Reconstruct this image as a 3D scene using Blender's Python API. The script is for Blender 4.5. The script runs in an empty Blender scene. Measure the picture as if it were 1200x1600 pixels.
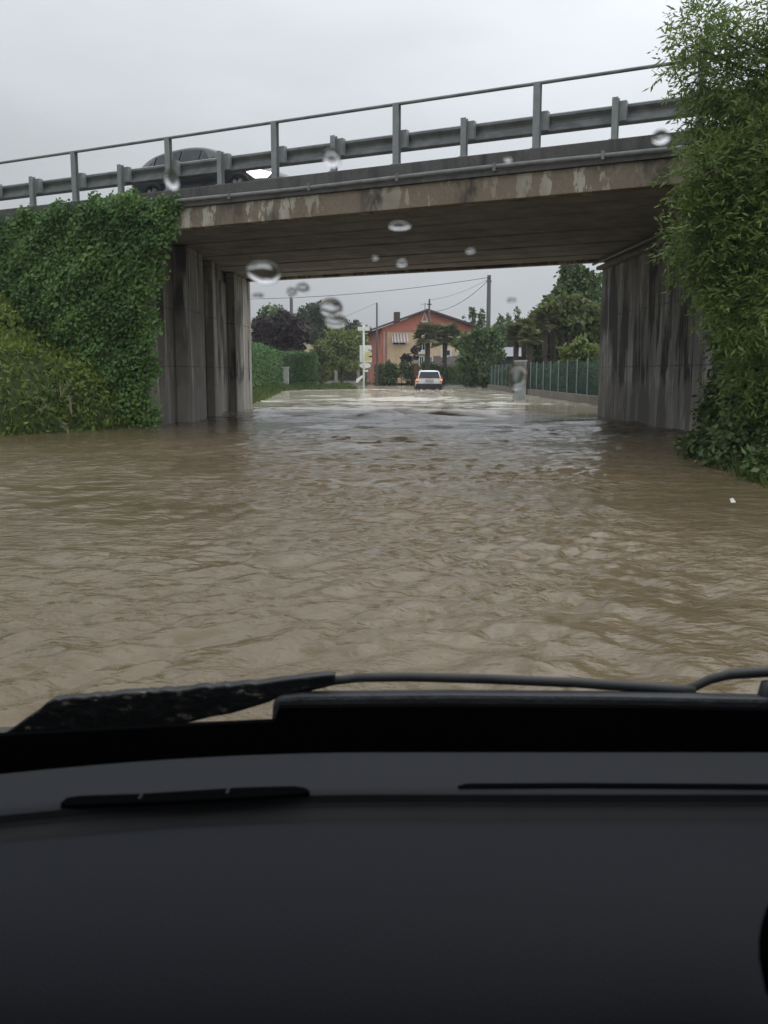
import bpy, bmesh, math, random
import numpy as np
from mathutils import Vector

# ------------------------------------------------------------------ camera, sky, sun, exposure
sc = bpy.context.scene
COL = sc.collection
CAMH = 1.2
F_PX = 1450.0
PITCH = math.atan(217 / 1450)
cam_d = bpy.data.cameras.new('camera')
cam = bpy.data.objects.new('camera', cam_d); COL.objects.link(cam)
cam.location = (0, 0, CAMH)
cam.rotation_euler = (math.pi / 2 - PITCH, 0, 0)
cam_d.sensor_fit = 'HORIZONTAL'; cam_d.sensor_width = 36
cam_d.lens = F_PX / 1200 * 36
cam_d.clip_start = 0.02; cam_d.clip_end = 3000
cam_d.dof.use_dof = True; cam_d.dof.focus_distance = 26; cam_d.dof.aperture_fstop = 15
sc.camera = cam
sc.view_settings.view_transform = 'Standard'; sc.view_settings.look = 'None'
sc.view_settings.exposure = 0.0; sc.view_settings.gamma = 1

SUN_EL, SUN_AZ = math.radians(58), math.radians(35)      # high, ahead and to the right, behind cloud
world = bpy.data.worlds.new('World'); sc.world = world; world.use_nodes = True
nt = world.node_tree; nt.nodes.clear()
def N(nt, t, **kw):
    n = nt.nodes.new(t)
    for k, v in kw.items(): setattr(n, k, v)
    return n
wo = N(nt, 'ShaderNodeOutputWorld'); bg = N(nt, 'ShaderNodeBackground'); bg.inputs[1].default_value = 0.1
sky = N(nt, 'ShaderNodeTexSky'); sky.sky_type = 'NISHITA'; sky.sun_disc = False
sky.sun_elevation = SUN_EL; sky.sun_rotation = SUN_AZ; sky.dust_density = 4; sky.air_density = 1
hs = N(nt, 'ShaderNodeHueSaturation'); hs.inputs['Saturation'].default_value = 0.25; hs.inputs['Value'].default_value = 0.9
nt.links.new(sky.outputs[0], hs.inputs['Color'])
tc = N(nt, 'ShaderNodeTexCoord'); sep = N(nt, 'ShaderNodeSeparateXYZ'); nt.links.new(tc.outputs['Generated'], sep.inputs[0])
# overcast luminance: dim at the horizon, about four times brighter overhead
elev = N(nt, 'ShaderNodeMapRange'); elev.inputs[1].default_value = 0.0; elev.inputs[2].default_value = 1.0
elev.inputs[3].default_value = 4.5; elev.inputs[4].default_value = 16.5
nt.links.new(sep.outputs[2], elev.inputs[0])
side = N(nt, 'ShaderNodeMapRange'); side.inputs[1].default_value = -0.6; side.inputs[2].default_value = 0.6
side.inputs[3].default_value = 0.78; side.inputs[4].default_value = 1.30
nt.links.new(sep.outputs[0], side.inputs[0])
mp = N(nt, 'ShaderNodeMapping'); mp.inputs['Scale'].default_value = (1.6, 1.6, 5); mp.inputs['Location'].default_value = (3.1, 0.4, 1.0)
nt.links.new(tc.outputs['Generated'], mp.inputs[0])
cn = N(nt, 'ShaderNodeTexNoise'); cn.inputs['Scale'].default_value = 1.7; cn.inputs['Detail'].default_value = 5; cn.inputs['Roughness'].default_value = 0.5
nt.links.new(mp.outputs[0], cn.inputs['Vector'])
cr = N(nt, 'ShaderNodeMapRange'); cr.inputs[1].default_value = 0.3; cr.inputs[2].default_value = 0.7; cr.inputs[3].default_value = 0.9; cr.inputs[4].default_value = 1.1
nt.links.new(cn.outputs[0], cr.inputs[0])
m1 = N(nt, 'ShaderNodeMath', operation='MULTIPLY'); m2 = N(nt, 'ShaderNodeMath', operation='MULTIPLY')
nt.links.new(elev.outputs[0], m1.inputs[0]); nt.links.new(side.outputs[0], m1.inputs[1])
nt.links.new(m1.outputs[0], m2.inputs[0]); nt.links.new(cr.outputs[0], m2.inputs[1])
cc = N(nt, 'ShaderNodeVectorMath', operation='SCALE'); cc.inputs[0].default_value = (0.95, 1.0, 1.06)
nt.links.new(m2.outputs[0], cc.inputs['Scale'])
mx = N(nt, 'ShaderNodeMixRGB'); mx.inputs[0].default_value = 0.9
nt.links.new(hs.outputs[0], mx.inputs[1]); nt.links.new(cc.outputs[0], mx.inputs[2])
nt.links.new(mx.outputs[0], bg.inputs[0]); nt.links.new(bg.outputs[0], wo.inputs[0])

sun_d = bpy.data.lights.new('sun', 'SUN'); sun_d.energy = 0.5; sun_d.angle = math.radians(40); sun_d.color = (1, 0.97, 0.93)
sun = bpy.data.objects.new('sun', sun_d); COL.objects.link(sun)
sdir = Vector((math.cos(SUN_EL) * math.sin(SUN_AZ), math.cos(SUN_EL) * math.cos(SUN_AZ), math.sin(SUN_EL)))
sun.rotation_euler = sdir.to_track_quat('Z', 'Y').to_euler(); sun.location = (20, 20, 40)

rng = np.random.default_rng(7); random.seed(7)

# ------------------------------------------------------------------ photo measurements -> places
_c, _s = math.cos(PITCH), math.sin(PITCH)
def ray(px, py):
    u = (px - 600) / F_PX; v = (800 - py) / F_PX
    return (u, _c + v * _s, -_s + v * _c)
def at(px, py, Y):
    r = ray(px, py); t = Y / r[1]
    return Vector((r[0] * t, Y, r[2] * t + CAMH))
TAN = math.tan(math.radians(27.5)); COS = math.cos(math.radians(27.5)); SIN = math.sin(math.radians(27.5))
def onface(px, py, Y0=18.0):               # a point on the vertical plane Y = Y0 - TAN*X (the bridge's side)
    r = ray(px, py); t = Y0 / (r[1] + TAN * r[0])
    return Vector((r[0] * t, r[1] * t, r[2] * t + CAMH))
def BP(t, off, z):                          # bridge frame: t along to the right, off behind the near face
    return Vector((t * COS + off * SIN, 18.0 - t * SIN + off * COS, z))

# ------------------------------------------------------------------ mesh helpers
def tagp(o, label=None, cat=None, group=None, kind=None):
    if label: o['label'] = label
    if cat: o['category'] = cat
    if group: o['group'] = group
    if kind: o['kind'] = kind
    return o
def empty(name, loc=(0, 0, 0), rz=0.0, label=None, cat=None, group=None):
    o = bpy.data.objects.new(name, None); COL.objects.link(o); o.location = loc; o.rotation_euler = (0, 0, rz)
    o.empty_display_size = 0.3
    return tagp(o, label, cat, group)
def copy_tree(o, parent=None):
    c = o.copy(); COL.objects.link(c)
    if parent: c.parent = parent
    for ch in list(o.children): copy_tree(ch, c)
    return c
class MB:
    def __init__(s): s.v = []; s.f = []
    def add(s, vs, fs):
        b = len(s.v); s.v += [tuple(p) for p in vs]; s.f += [tuple(b + i for i in f) for f in fs]; return s
    def box(s, x0, x1, y0, y1, z0, z1):
        return s.add([(x0,y0,z0),(x1,y0,z0),(x1,y1,z0),(x0,y1,z0),(x0,y0,z1),(x1,y0,z1),(x1,y1,z1),(x0,y1,z1)],
                     [(0,3,2,1),(4,5,6,7),(0,1,5,4),(1,2,6,5),(2,3,7,6),(3,0,4,7)])
    def bbox(s, t0, t1, o0, o1, z0, z1):    # a box in the bridge's frame
        P = [BP(t0,o0,z0),BP(t1,o0,z0),BP(t1,o1,z0),BP(t0,o1,z0),BP(t0,o0,z1),BP(t1,o0,z1),BP(t1,o1,z1),BP(t0,o1,z1)]
        return s.add(P, [(0,3,2,1),(4,5,6,7),(0,1,5,4),(1,2,6,5),(2,3,7,6),(3,0,4,7)])
    def prism(s, poly, z0, z1):
        n = len(poly)
        return s.add([(p[0], p[1], z0) for p in poly] + [(p[0], p[1], z1) for p in poly],
                     [tuple(range(n))[::-1], tuple(range(n, 2 * n))] + [(i, (i + 1) % n, n + (i + 1) % n, n + i) for i in range(n)])
    def extrude(s, poly3, vec):             # a planar outline pushed along vec
        n = len(poly3); vec = Vector(vec)
        return s.add([Vector(p) for p in poly3] + [Vector(p) + vec for p in poly3],
                     [tuple(range(n)), tuple(range(n, 2 * n))[::-1]] + [(i, n + i, n + (i + 1) % n, (i + 1) % n) for i in range(n)])
    def tube(s, pts, r, n=8, cap=True):
        pts = [Vector(p) for p in pts]; rs = r if isinstance(r, (list, tuple)) else [r] * len(pts)
        rings = []
        for i, p in enumerate(pts):
            d = (pts[min(i + 1, len(pts) - 1)] - pts[max(i - 1, 0)]).normalized()
            a = d.cross(Vector((0, 0, 1)) if abs(d.z) < 0.9 else Vector((1, 0, 0))).normalized(); b = d.cross(a)
            rings.append([p + (a * math.cos(2 * math.pi * k / n) + b * math.sin(2 * math.pi * k / n)) * rs[i] for k in range(n)])
        vs = [q for ring in rings for q in ring]; fs = []
        for i in range(len(pts) - 1):
            for k in range(n): fs.append((i * n + k, i * n + (k + 1) % n, (i + 1) * n + (k + 1) % n, (i + 1) * n + k))
        if cap: fs += [tuple(range(n)), tuple(range((len(pts) - 1) * n, len(pts) * n))[::-1]]
        return s.add(vs, fs)
    def lathe(s, prof, c, axis='Z', n=20):
        vs = []; fs = []; m = len(prof)
        for k in range(n):
            a = 2 * math.pi * k / n
            for (r, h) in prof:
                p = (r * math.cos(a), r * math.sin(a), h)
                if axis == 'Y': p = (p[0], p[2], p[1])
                if axis == 'X': p = (p[2], p[0], p[1])
                vs.append((c[0] + p[0], c[1] + p[1], c[2] + p[2]))
        for k in range(n):
            for i in range(m - 1): fs.append((k * m + i, ((k + 1) % n) * m + i, ((k + 1) % n) * m + i + 1, k * m + i + 1))
        return s.add(vs, fs)
    def grid(s, rows):
        n = len(rows[0]); vs = [p for r in rows for p in r]
        return s.add(vs, [(i * n + j, i * n + j + 1, (i + 1) * n + j + 1, (i + 1) * n + j) for i in range(len(rows) - 1) for j in range(n - 1)])
    def build(s, name, mat, parent=None, smooth=False, bevel=0, recalc=True):
        me = bpy.data.meshes.new(name); me.from_pydata(s.v, [], s.f); me.validate(); me.update()
        if recalc:
            bm = bmesh.new(); bm.from_mesh(me); bmesh.ops.recalc_face_normals(bm, faces=bm.faces); bm.to_mesh(me); bm.free()
        if smooth: me.polygons.foreach_set('use_smooth', [True] * len(me.polygons))
        if mat: me.materials.append(mat)
        o = bpy.data.objects.new(name, me); COL.objects.link(o)
        if parent: o.parent = parent
        if bevel:
            b = o.modifiers.new('bevel', 'BEVEL'); b.width = bevel; b.segments = 2; b.limit_method = 'ANGLE'
        return o
def quads_object(name, V, mat, rnd, parent=None, nv=4):
    """V: (n, nv, 3) corners of n separate leaves; rnd: one value per leaf"""
    n = len(V); me = bpy.data.meshes.new(name)
    me.vertices.add(n * nv); me.vertices.foreach_set('co', V.reshape(-1).astype(np.float32))
    me.loops.add(n * nv); me.loops.foreach_set('vertex_index', np.arange(n * nv, dtype=np.int32))
    me.polygons.add(n); me.polygons.foreach_set('loop_start', np.arange(0, n * nv, nv, dtype=np.int32))
    me.polygons.foreach_set('loop_total', np.full(n, nv, dtype=np.int32))
    a = me.attributes.new('rnd', 'FLOAT', 'POINT'); a.data.foreach_set('value', np.repeat(rnd, nv).astype(np.float32))
    me.update(); me.validate(); me.materials.append(mat)
    o = bpy.data.objects.new(name, me); COL.objects.link(o)
    if parent: o.parent = parent
    return o
def unit(a): return a / np.maximum(np.linalg.norm(a, axis=-1, keepdims=True), 1e-9)
def leaves(C, D, L, W, Nrm=None):
    """leaf quads: C base points, D directions, L lengths, W widths, Nrm preferred facing"""
    n = len(C); D = unit(D)
    R = rng.normal(size=(n, 3)) if Nrm is None else Nrm + 0.7 * rng.normal(size=(n, 3))
    B = unit(np.cross(D, R)); L = L[:, None]; W = W[:, None]
    return np.stack([C, C + D * L * 0.45 + B * W * 0.5, C + D * L, C + D * L * 0.45 - B * W * 0.5], axis=1)

# ------------------------------------------------------------------ materials
def mat(name, col=(0.5, 0.5, 0.5), rough=0.6, metal=0.0, spec=0.5, emis=None, est=0.0):
    m = bpy.data.materials.new(name); m.use_nodes = True; b = m.node_tree.nodes['Principled BSDF']
    b.inputs['Base Color'].default_value = (*col, 1); b.inputs['Roughness'].default_value = rough; b.inputs['Metallic'].default_value = metal
    b.inputs['Specular IOR Level'].default_value = spec
    if emis: b.inputs['Emission Color'].default_value = (*emis, 1); b.inputs['Emission Strength'].default_value = est
    return m
def noise(nt, scale, detail=4, rough=0.55, vec=None, map_scale=None, coord='Object'):
    t = N(nt, 'ShaderNodeTexCoord'); src = t.outputs[coord]
    if map_scale:
        p = N(nt, 'ShaderNodeMapping'); p.inputs['Scale'].default_value = map_scale; nt.links.new(src, p.inputs[0]); src = p.outputs[0]
    n = N(nt, 'ShaderNodeTexNoise'); n.inputs['Scale'].default_value = scale; n.inputs['Detail'].default_value = detail; n.inputs['Roughness'].default_value = rough
    nt.links.new(src, n.inputs['Vector']); return n.outputs[0]
def ramp(nt, src, stops):
    r = N(nt, 'ShaderNodeValToRGB'); e = r.color_ramp.elements
    while len(e) < len(stops): e.new(0.5)
    for i, (p, c) in enumerate(stops):
        e[i].position = p; e[i].color = (*c, 1) if len(c) == 3 else c
    nt.links.new(src, r.inputs[0]); return r.outputs[0]
def mixc(nt, fac, a, b, mode='MIX'):
    m = N(nt, 'ShaderNodeMixRGB'); m.blend_type = mode
    for i, x in ((0, fac), (1, a), (2, b)):
        if isinstance(x, (int, float)): m.inputs[i].default_value = x
        elif isinstance(x, tuple): m.inputs[i].default_value = (*x, 1)
        else: nt.links.new(x, m.inputs[i])
    return m.outputs[0]
def nmat(name, col, var=0.35, scale=6, rough=0.6, metal=0.0, bump=0.0, bscale=30, map_scale=None):
    m = mat(name, col, rough, metal); nt = m.node_tree; b = nt.nodes['Principled BSDF']
    n = noise(nt, scale, 5, 0.6, map_scale=map_scale)
    lo = tuple(c * (1 - var) for c in col); hi = tuple(min(1, c * (1 + var)) for c in col)
    nt.links.new(ramp(nt, n, [(0.3, lo), (0.7, hi)]), b.inputs['Base Color'])
    if bump:
        bn = N(nt, 'ShaderNodeBump'); bn.inputs['Strength'].default_value = bump; bn.inputs['Distance'].default_value = 0.02
        nt.links.new(noise(nt, bscale, 4), bn.inputs['Height']); nt.links.new(bn.outputs[0], b.inputs['Normal'])
    return m
def streak_concrete(name, base, dark, light, dthr=(0.5, 0.62), lthr=(0.6, 0.7), fx=2.6, fz=0.1, rough=0.75):
    m = mat(name, base, rough); nt = m.node_tree; b = nt.nodes['Principled BSDF']
    big = noise(nt, 0.9, 5, 0.6); c0 = mixc(nt, ramp(nt, big, [(0.3, (0.0,)*3), (0.7, (1,)*3)]), tuple(x * 0.7 for x in base), tuple(x * 1.2 for x in base))
    fine = noise(nt, 14, 5, 0.65); c0 = mixc(nt, 0.45, c0, ramp(nt, fine, [(0.25, tuple(x * 0.6 for x in base)), (0.75, tuple(x * 1.35 for x in base))]))
    blot = noise(nt, 0.7, 3, 0.5, map_scale=(1, 1, 0.8))
    d = noise(nt, 1.0, 4, 0.65, map_scale=(fx, fx, fz)); l = noise(nt, 1.0, 5, 0.7, map_scale=(fx * 2.3 + 0.17, fx * 2.3, fz * 1.7))
    dm = mixc(nt, 1.0, ramp(nt, d, [(dthr[0], (0,)*3), (dthr[1], (1,)*3)]), ramp(nt, blot, [(0.38, (0.3,)*3), (0.52, (1,)*3)]), 'MULTIPLY')
    lm = mixc(nt, 1.0, ramp(nt, l, [(lthr[0], (0,)*3), (lthr[1], (1,)*3)]), ramp(nt, blot, [(0.46, (1,)*3), (0.62, (0.2,)*3)]), 'MULTIPLY')
    c1 = mixc(nt, lm, c0, light); c2 = mixc(nt, dm, c1, dark)
    if fz < 0.2:      # walls: formwork joints and a pale silt mark left by earlier floods
        t = N(nt, 'ShaderNodeTexCoord'); sx = N(nt, 'ShaderNodeSeparateXYZ'); nt.links.new(t.outputs['Object'], sx.inputs[0])
        md = N(nt, 'ShaderNodeMath', operation='PINGPONG'); nt.links.new(sx.outputs[2], md.inputs[0]); md.inputs[1].default_value = 0.68
        c2 = mixc(nt, mixc(nt, 1.0, ramp(nt, md.outputs[0], [(0.010, (0.6,)*3), (0.022, (0,)*3)]), ramp(nt, noise(nt, 2.5, 3), [(0.4, (0.2,)*3), (0.6, (1,)*3)]), 'MULTIPLY'), c2, dark)
        zz_ = N(nt, 'ShaderNodeMath', operation='MULTIPLY_ADD'); nt.links.new(noise(nt, 1.0, 5, 0.7, map_scale=(2.2, 2.2, 0.5)), zz_.inputs[0]); zz_.inputs[1].default_value = -1.5; nt.links.new(sx.outputs[2], zz_.inputs[2])
        c2 = mixc(nt, ramp(nt, zz_.outputs[0], [(0.10, (0.55,)*3), (0.3, (0,)*3)]), c2, (0.36, 0.335, 0.30))
    nt.links.new(c2, b.inputs['Base Color'])
    bn = N(nt, 'ShaderNodeBump'); bn.inputs['Strength'].default_value = 0.35; bn.inputs['Distance'].default_value = 0.02
    nt.links.new(noise(nt, 9, 6, 0.7), bn.inputs['Height']); nt.links.new(bn.outputs[0], b.inputs['Normal'])
    return m
def leafmat(name, dark, light, transl=0.22, rough=0.55, lowscale=1.2):
    m = bpy.data.materials.new(name); m.use_nodes = True; nt = m.node_tree; b = nt.nodes['Principled BSDF']; out = nt.nodes['Material Output']
    a = N(nt, 'ShaderNodeAttribute'); a.attribute_name = 'rnd'
    c = ramp(nt, a.outputs['Fac'], [(0.0, dark), (1.0, light)])
    n = noise(nt, lowscale, 3)
    c = mixc(nt, 0.6, c, mixc(nt, 1.0, c, ramp(nt, n, [(0.3, (0.55, 0.6, 0.6)), (0.7, (1.25, 1.15, 0.9))]), 'MULTIPLY'))
    nt.links.new(c, b.inputs['Base Color']); b.inputs['Roughness'].default_value = rough; b.inputs['Specular IOR Level'].default_value = 0.35
    t = N(nt, 'ShaderNodeBsdfTranslucent'); nt.links.new(c, t.inputs[0])
    x = N(nt, 'ShaderNodeMixShader'); x.inputs[0].default_value = transl
    nt.links.new(b.outputs[0], x.inputs[1]); nt.links.new(t.outputs[0], x.inputs[2]); nt.links.new(x.outputs[0], out.inputs[0])
    return m

M = {}
M['fascia'] = streak_concrete('fascia_concrete', (0.24, 0.19, 0.14), (0.08, 0.066, 0.052), (0.50, 0.46, 0.38), (0.55, 0.63), (0.525, 0.55), 1.0, 0.5)
M['soffit'] = nmat('soffit_concrete', (0.30, 0.275, 0.25), 0.3, 1.5, 0.85, bump=0.2, bscale=8)
M['kerb'] = streak_concrete('kerb_concrete', (0.11, 0.105, 0.10), (0.05, 0.05, 0.05), (0.17, 0.165, 0.16), (0.5, 0.65), (0.6, 0.75), 2.5, 0.6)
M['left_wall'] = streak_concrete('left_abutment_concrete', (0.34, 0.30, 0.25), (0.05, 0.048, 0.042), (0.62, 0.60, 0.56), (0.50, 0.56), (0.525, 0.56), 1.2, 0.13)
M['right_wall'] = streak_concrete('right_abutment_concrete', (0.33, 0.315, 0.29), (0.04, 0.04, 0.037), (0.72, 0.71, 0.69), (0.465, 0.505), (0.51, 0.535), 1.2, 0.17)
M['asphalt'] = nmat('asphalt', (0.05, 0.05, 0.05), 0.3, 20, 0.8)
M['steel'] = nmat('galvanised_steel', (0.27, 0.285, 0.285), 0.18, 5, 0.5, 0.25, bump=0.05)
M['steel_dark'] = nmat('weathered_rail_steel', (0.20, 0.21, 0.21), 0.3, 4, 0.5, 0.2)
M['pipe'] = nmat('grey_drain_pipe', (0.20, 0.195, 0.19), 0.25, 6, 0.6)

# ------------------------------------------------------------------ ground, water
def smooth(x): x = np.clip(x, 0, 1); return x * x * (3 - 2 * x)
LY = [0, 12, 18, 20.6, 21, 33, 35, 45, 60, 67, 70, 73, 75, 77, 90, 93, 100, 600]
LX = [-10, -8.8, -7.4, -5.7, -5.3, -5.1, -5.2, -5.7, -6.7, -6.4, -2.9, -2.1, -3.4, -40, -40, -3, -3, -3]
RY = [0, 9, 12, 15, 16, 26, 30, 75, 82, 92, 100, 600]
RX = [4.0, 4.1, 4.5, 6.2, 6.35, 6.2, 7.9, 7.9, 7.0, 5.6, 5.2, 5.2]
def bank_d(x, y): return np.maximum(np.interp(y, LY, LX) - x, x - np.interp(y, RY, RX))
def ground_z(x, y):
    d = bank_d(x, y); z = -0.35 + 0.52 * smooth((d + 0.7) / 1.4)
    far = smooth((y - 97) / 6); z = z * (1 - far) + 0.25 * far
    yb = np.interp(x, [-30, -8.8, -7.4, -5.7], [10, 12, 18, 20.4])
    slope = np.minimum(np.clip((-5.3 - x) * 0.62, 0, 3), np.clip((y - yb) * 0.6, 0, 3)) * smooth((24 - y) / 1.0)
    z = z + slope
    rb = np.clip((x - 5.0) * 0.25, 0, 1.2) * smooth((15.5 - y) / 2) * smooth((y - 2) / 3)
    return z + rb + 0.05 * np.sin(x * 1.7 + y * 0.6) * smooth(d / 2)
def grid_object(name, X, Y, Z, m, kind):
    r, c = X.shape; V = np.stack([X, Y, Z], -1).reshape(-1, 3)
    i = (np.arange(r - 1)[:, None] * c + np.arange(c - 1)[None, :]).reshape(-1)
    Fq = np.stack([i, i + 1, i + c + 1, i + c], 1)
    me = bpy.data.meshes.new(name); me.vertices.add(len(V)); me.vertices.foreach_set('co', V.reshape(-1).astype(np.float32))
    n = len(Fq); me.loops.add(n * 4); me.loops.foreach_set('vertex_index', Fq.reshape(-1).astype(np.int32))
    me.polygons.add(n); me.polygons.foreach_set('loop_start', np.arange(0, n * 4, 4, dtype=np.int32)); me.polygons.foreach_set('loop_total', np.full(n, 4, dtype=np.int32))
    me.polygons.foreach_set('use_smooth', np.ones(n, dtype=bool)); me.update(); me.validate(); me.materials.append(m)
    o = bpy.data.objects.new(name, me); COL.objects.link(o); o['kind'] = kind; return o
gm = mat('soil_and_turf', (0.06, 0.07, 0.03), 0.9); _nt = gm.node_tree
_nt.links.new(ramp(_nt, noise(_nt, 0.7, 6, 0.65), [(0.3, (0.035, 0.055, 0.02)), (0.55, (0.06, 0.085, 0.03)), (0.75, (0.10, 0.085, 0.05))]), _nt.nodes['Principled BSDF'].inputs['Base Color'])
gx = np.concatenate([np.linspace(-600, -60, 12), np.linspace(-45, -12, 16), np.arange(-11, 11.01, 0.35), np.linspace(12, 45, 16), np.linspace(60, 600, 12)])
gy = np.concatenate([np.linspace(-60, -3, 10), np.arange(0, 36, 0.4), np.linspace(37, 110, 74), np.linspace(120, 900, 20)])
GX, GY = np.meshgrid(gx, gy)
grid_object('ground', GX, GY, ground_z(GX, GY), gm, 'structure')

# flood water: a fan-shaped sheet, finer towards the viewer, heaved by summed waves
ys = [-4.0]; 
while ys[-1] < 2.2: ys.append(ys[-1] + 0.5)
while ys[-1] < 112:
    y = ys[-1]; ys.append(y + (0.03 if y < 6 else 0.045 if y < 11 else 0.075 if y < 17 else 0.11 if y < 27 else 0.2 if y < 45 else 0.32 if y < 70 else 0.8))
wy = np.array(ys); wu = np.linspace(-1.15, 1.15, 680)
WU, WY = np.meshgrid(wu, wy); WX = WU * (np.maximum(WY, 0) + 7)
WZ = np.zeros_like(WX)
def vnoise(X, Y, sc_, seed):
    r = np.random.default_rng(seed); out = np.zeros_like(X)
    for k in range(7):
        a = r.uniform(0, 6.28); f = sc_ * r.uniform(0.6, 1.7); out += np.sin((X * math.cos(a) + Y * math.sin(a)) * f + r.uniform(0, 6.28))
    return out / 7 ** 0.5
wr = np.random.default_rng(11)
# warp the coordinates so that crests bend and break up
QX = WX + 0.35 * vnoise(WX, WY, 1.1, 1); QY = WY + 0.35 * vnoise(WX, WY, 1.3, 2)
patch = 1 + 0.55 * vnoise(WX, WY, 0.55, 5); patch = np.clip(patch, 0.25, 2.2)
for k in range(64):
    lam = 0.13 * (8.0 ** wr.random()); a = math.pi / 2 + wr.normal() * 0.85
    amp = 0.0046 * lam ** 0.9 * wr.uniform(0.5, 1.3) * (1.0 if lam < .6 else .4)
    ph = (QX * math.cos(a) + QY * math.sin(a)) * 2 * math.pi / lam + wr.uniform(0, 6.28)
    wv = np.sin(ph); wv = wv + 0.25 * np.sin(2 * ph + 1.5)
    fade = np.clip(1.3 - WY * 0.35 / (lam * 40 + 4), 0.0, 1) if lam < 0.6 else 1.0
    WZ += amp * wv * fade
chop = np.exp(-((WY - 26) / 7.0) ** 2) * np.exp(-((WX - 0.5) / 5.5) ** 2)
for k in range(14):
    lam = wr.uniform(0.8, 2.6); a = math.pi / 2 + wr.normal() * 0.45
    WZ += chop * 0.019 * lam * np.sin((QX * math.cos(a) + QY * math.sin(a)) * 2 * math.pi / lam + wr.uniform(0, 6.28)) * 0.55
farw = smooth((WY - 30) / 8)
for k in range(16):
    lam = wr.uniform(0.8, 2.4); a = math.pi / 2 + wr.normal() * 0.5
    WZ += farw * 0.0034 * lam * np.sin((QX * math.cos(a) + QY * math.sin(a)) * 2 * math.pi / lam + wr.uniform(0, 6.28))
WZ *= patch * np.clip((160 - WY) / 110, 0.4, 1)
CARX = 3.0
WZ += 0.05 * np.exp(-((WY - 61.2) / 0.8) ** 2 - ((WX - CARX) / 1.3) ** 2) * (0.6 + 0.5 * np.sin(WX * 7))
for sgn in (-1, 1):
    WZ += 0.06 * np.exp(-((WX - CARX - sgn * (0.95 + 0.22 * (65 - WY))) / 0.35) ** 2) * smooth((66 - WY) / 2) * smooth((WY - 57) / 4)
wm = mat('muddy_water', (0.3, 0.23, 0.15), 0.07); _nt = wm.node_tree; _b = _nt.nodes['Principled BSDF']; _b.inputs['IOR'].default_value = 1.33
# brown silt; past the overpass, paler mud with sky reflection painted into its colour
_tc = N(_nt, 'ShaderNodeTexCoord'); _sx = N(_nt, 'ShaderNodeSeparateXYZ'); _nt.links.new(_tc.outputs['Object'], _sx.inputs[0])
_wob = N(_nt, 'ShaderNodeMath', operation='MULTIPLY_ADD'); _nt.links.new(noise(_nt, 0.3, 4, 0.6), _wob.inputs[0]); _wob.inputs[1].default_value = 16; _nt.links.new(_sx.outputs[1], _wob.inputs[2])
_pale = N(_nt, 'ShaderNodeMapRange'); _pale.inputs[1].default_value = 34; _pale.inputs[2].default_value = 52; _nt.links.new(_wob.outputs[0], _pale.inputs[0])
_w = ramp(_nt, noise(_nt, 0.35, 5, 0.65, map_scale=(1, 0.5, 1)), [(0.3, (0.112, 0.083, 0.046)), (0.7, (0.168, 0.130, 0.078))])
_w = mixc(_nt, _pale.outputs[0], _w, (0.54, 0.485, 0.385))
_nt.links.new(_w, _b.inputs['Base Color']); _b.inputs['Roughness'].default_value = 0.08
_fr = N(_nt, 'ShaderNodeMapRange'); _fr.inputs[1].default_value = 13; _fr.inputs[2].default_value = 34; _fr.inputs[3].default_value = 1.0; _fr.inputs[4].default_value = 0.10
_nt.links.new(_sx.outputs[1], _fr.inputs[0])
_pt = ramp(_nt, noise(_nt, 0.55, 3, 0.55), [(0.36, (0.15,) * 3), (0.60, (1.0,) * 3)])
_st = N(_nt, 'ShaderNodeMath', operation='MULTIPLY'); _nt.links.new(_fr.outputs[0], _st.inputs[0]); _nt.links.new(_pt, _st.inputs[1])
_b1 = N(_nt, 'ShaderNodeBump'); _b1.inputs['Distance'].default_value = 0.075
_nt.links.new(noise(_nt, 3.4, 3, 0.55, map_scale=(0.9, 1.2, 1)), _b1.inputs['Height'])
_b2 = N(_nt, 'ShaderNodeBump'); _b2.inputs['Distance'].default_value = 0.026
_nt.links.new(noise(_nt, 13, 4, 0.6, map_scale=(0.7, 1.3, 1)), _b2.inputs['Height'])
_nt.links.new(_st.outputs[0], _b1.inputs['Strength']); _nt.links.new(_st.outputs[0], _b2.inputs['Strength'])
_nt.links.new(_b1.outputs[0], _b2.inputs['Normal']); _nt.links.new(_b2.outputs[0], _b.inputs['Normal'])
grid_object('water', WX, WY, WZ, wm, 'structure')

# ------------------------------------------------------------------ overpass
zf = 4.21
k_top = onface(838, 230).z; k_bot = onface(838, 262).z; pipe_z = onface(838, 256).z; f_top = onface(838, 268).z
bridge = empty('overpass', BP(0, 0, 0), 0, 'concrete road overpass on two stained abutments spanning the flooded road', 'overpass')
bridge.location = (0, 0, 0)
T0, T1, DEPTH = -40, 40, 10.2
MB().bbox(T0, T1, 0.0, 0.28, zf, f_top).build('edge_beam', M['fascia'], bridge, bevel=0.015)
MB().bbox(T0, T1, DEPTH - 0.28, DEPTH, zf, f_top).build('edge_beam', M['fascia'], bridge, bevel=0.015)
MB().bbox(T0, T1, 0.285, DEPTH - 0.285, zf + 0.42, f_top - 0.01).build('deck_slab', M['soffit'], bridge)
go = 0.34
for i in range(9):
    MB().bbox(T0, T1, go + i * 1.06, go + i * 1.06 + 0.96, zf + 0.06 + 0.012 * (i % 2), zf + 0.415).build('girder', M['soffit'], bridge, bevel=0.03)
MB().bbox(T0, T1, -0.06, 0.5, f_top + 0.004, k_bot + 0.004).build('drip_ledge', M['kerb'], bridge)
MB().bbox(T0, T1, 0.03, 0.55, k_bot + 0.008, k_top).build('kerb', M['kerb'], bridge, bevel=0.02)
MB().bbox(T0, T1, DEPTH - 0.55, DEPTH - 0.03, f_top, k_top).build('kerb', M['kerb'], bridge, bevel=0.02)
road_z = k_top - 0.20
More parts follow.
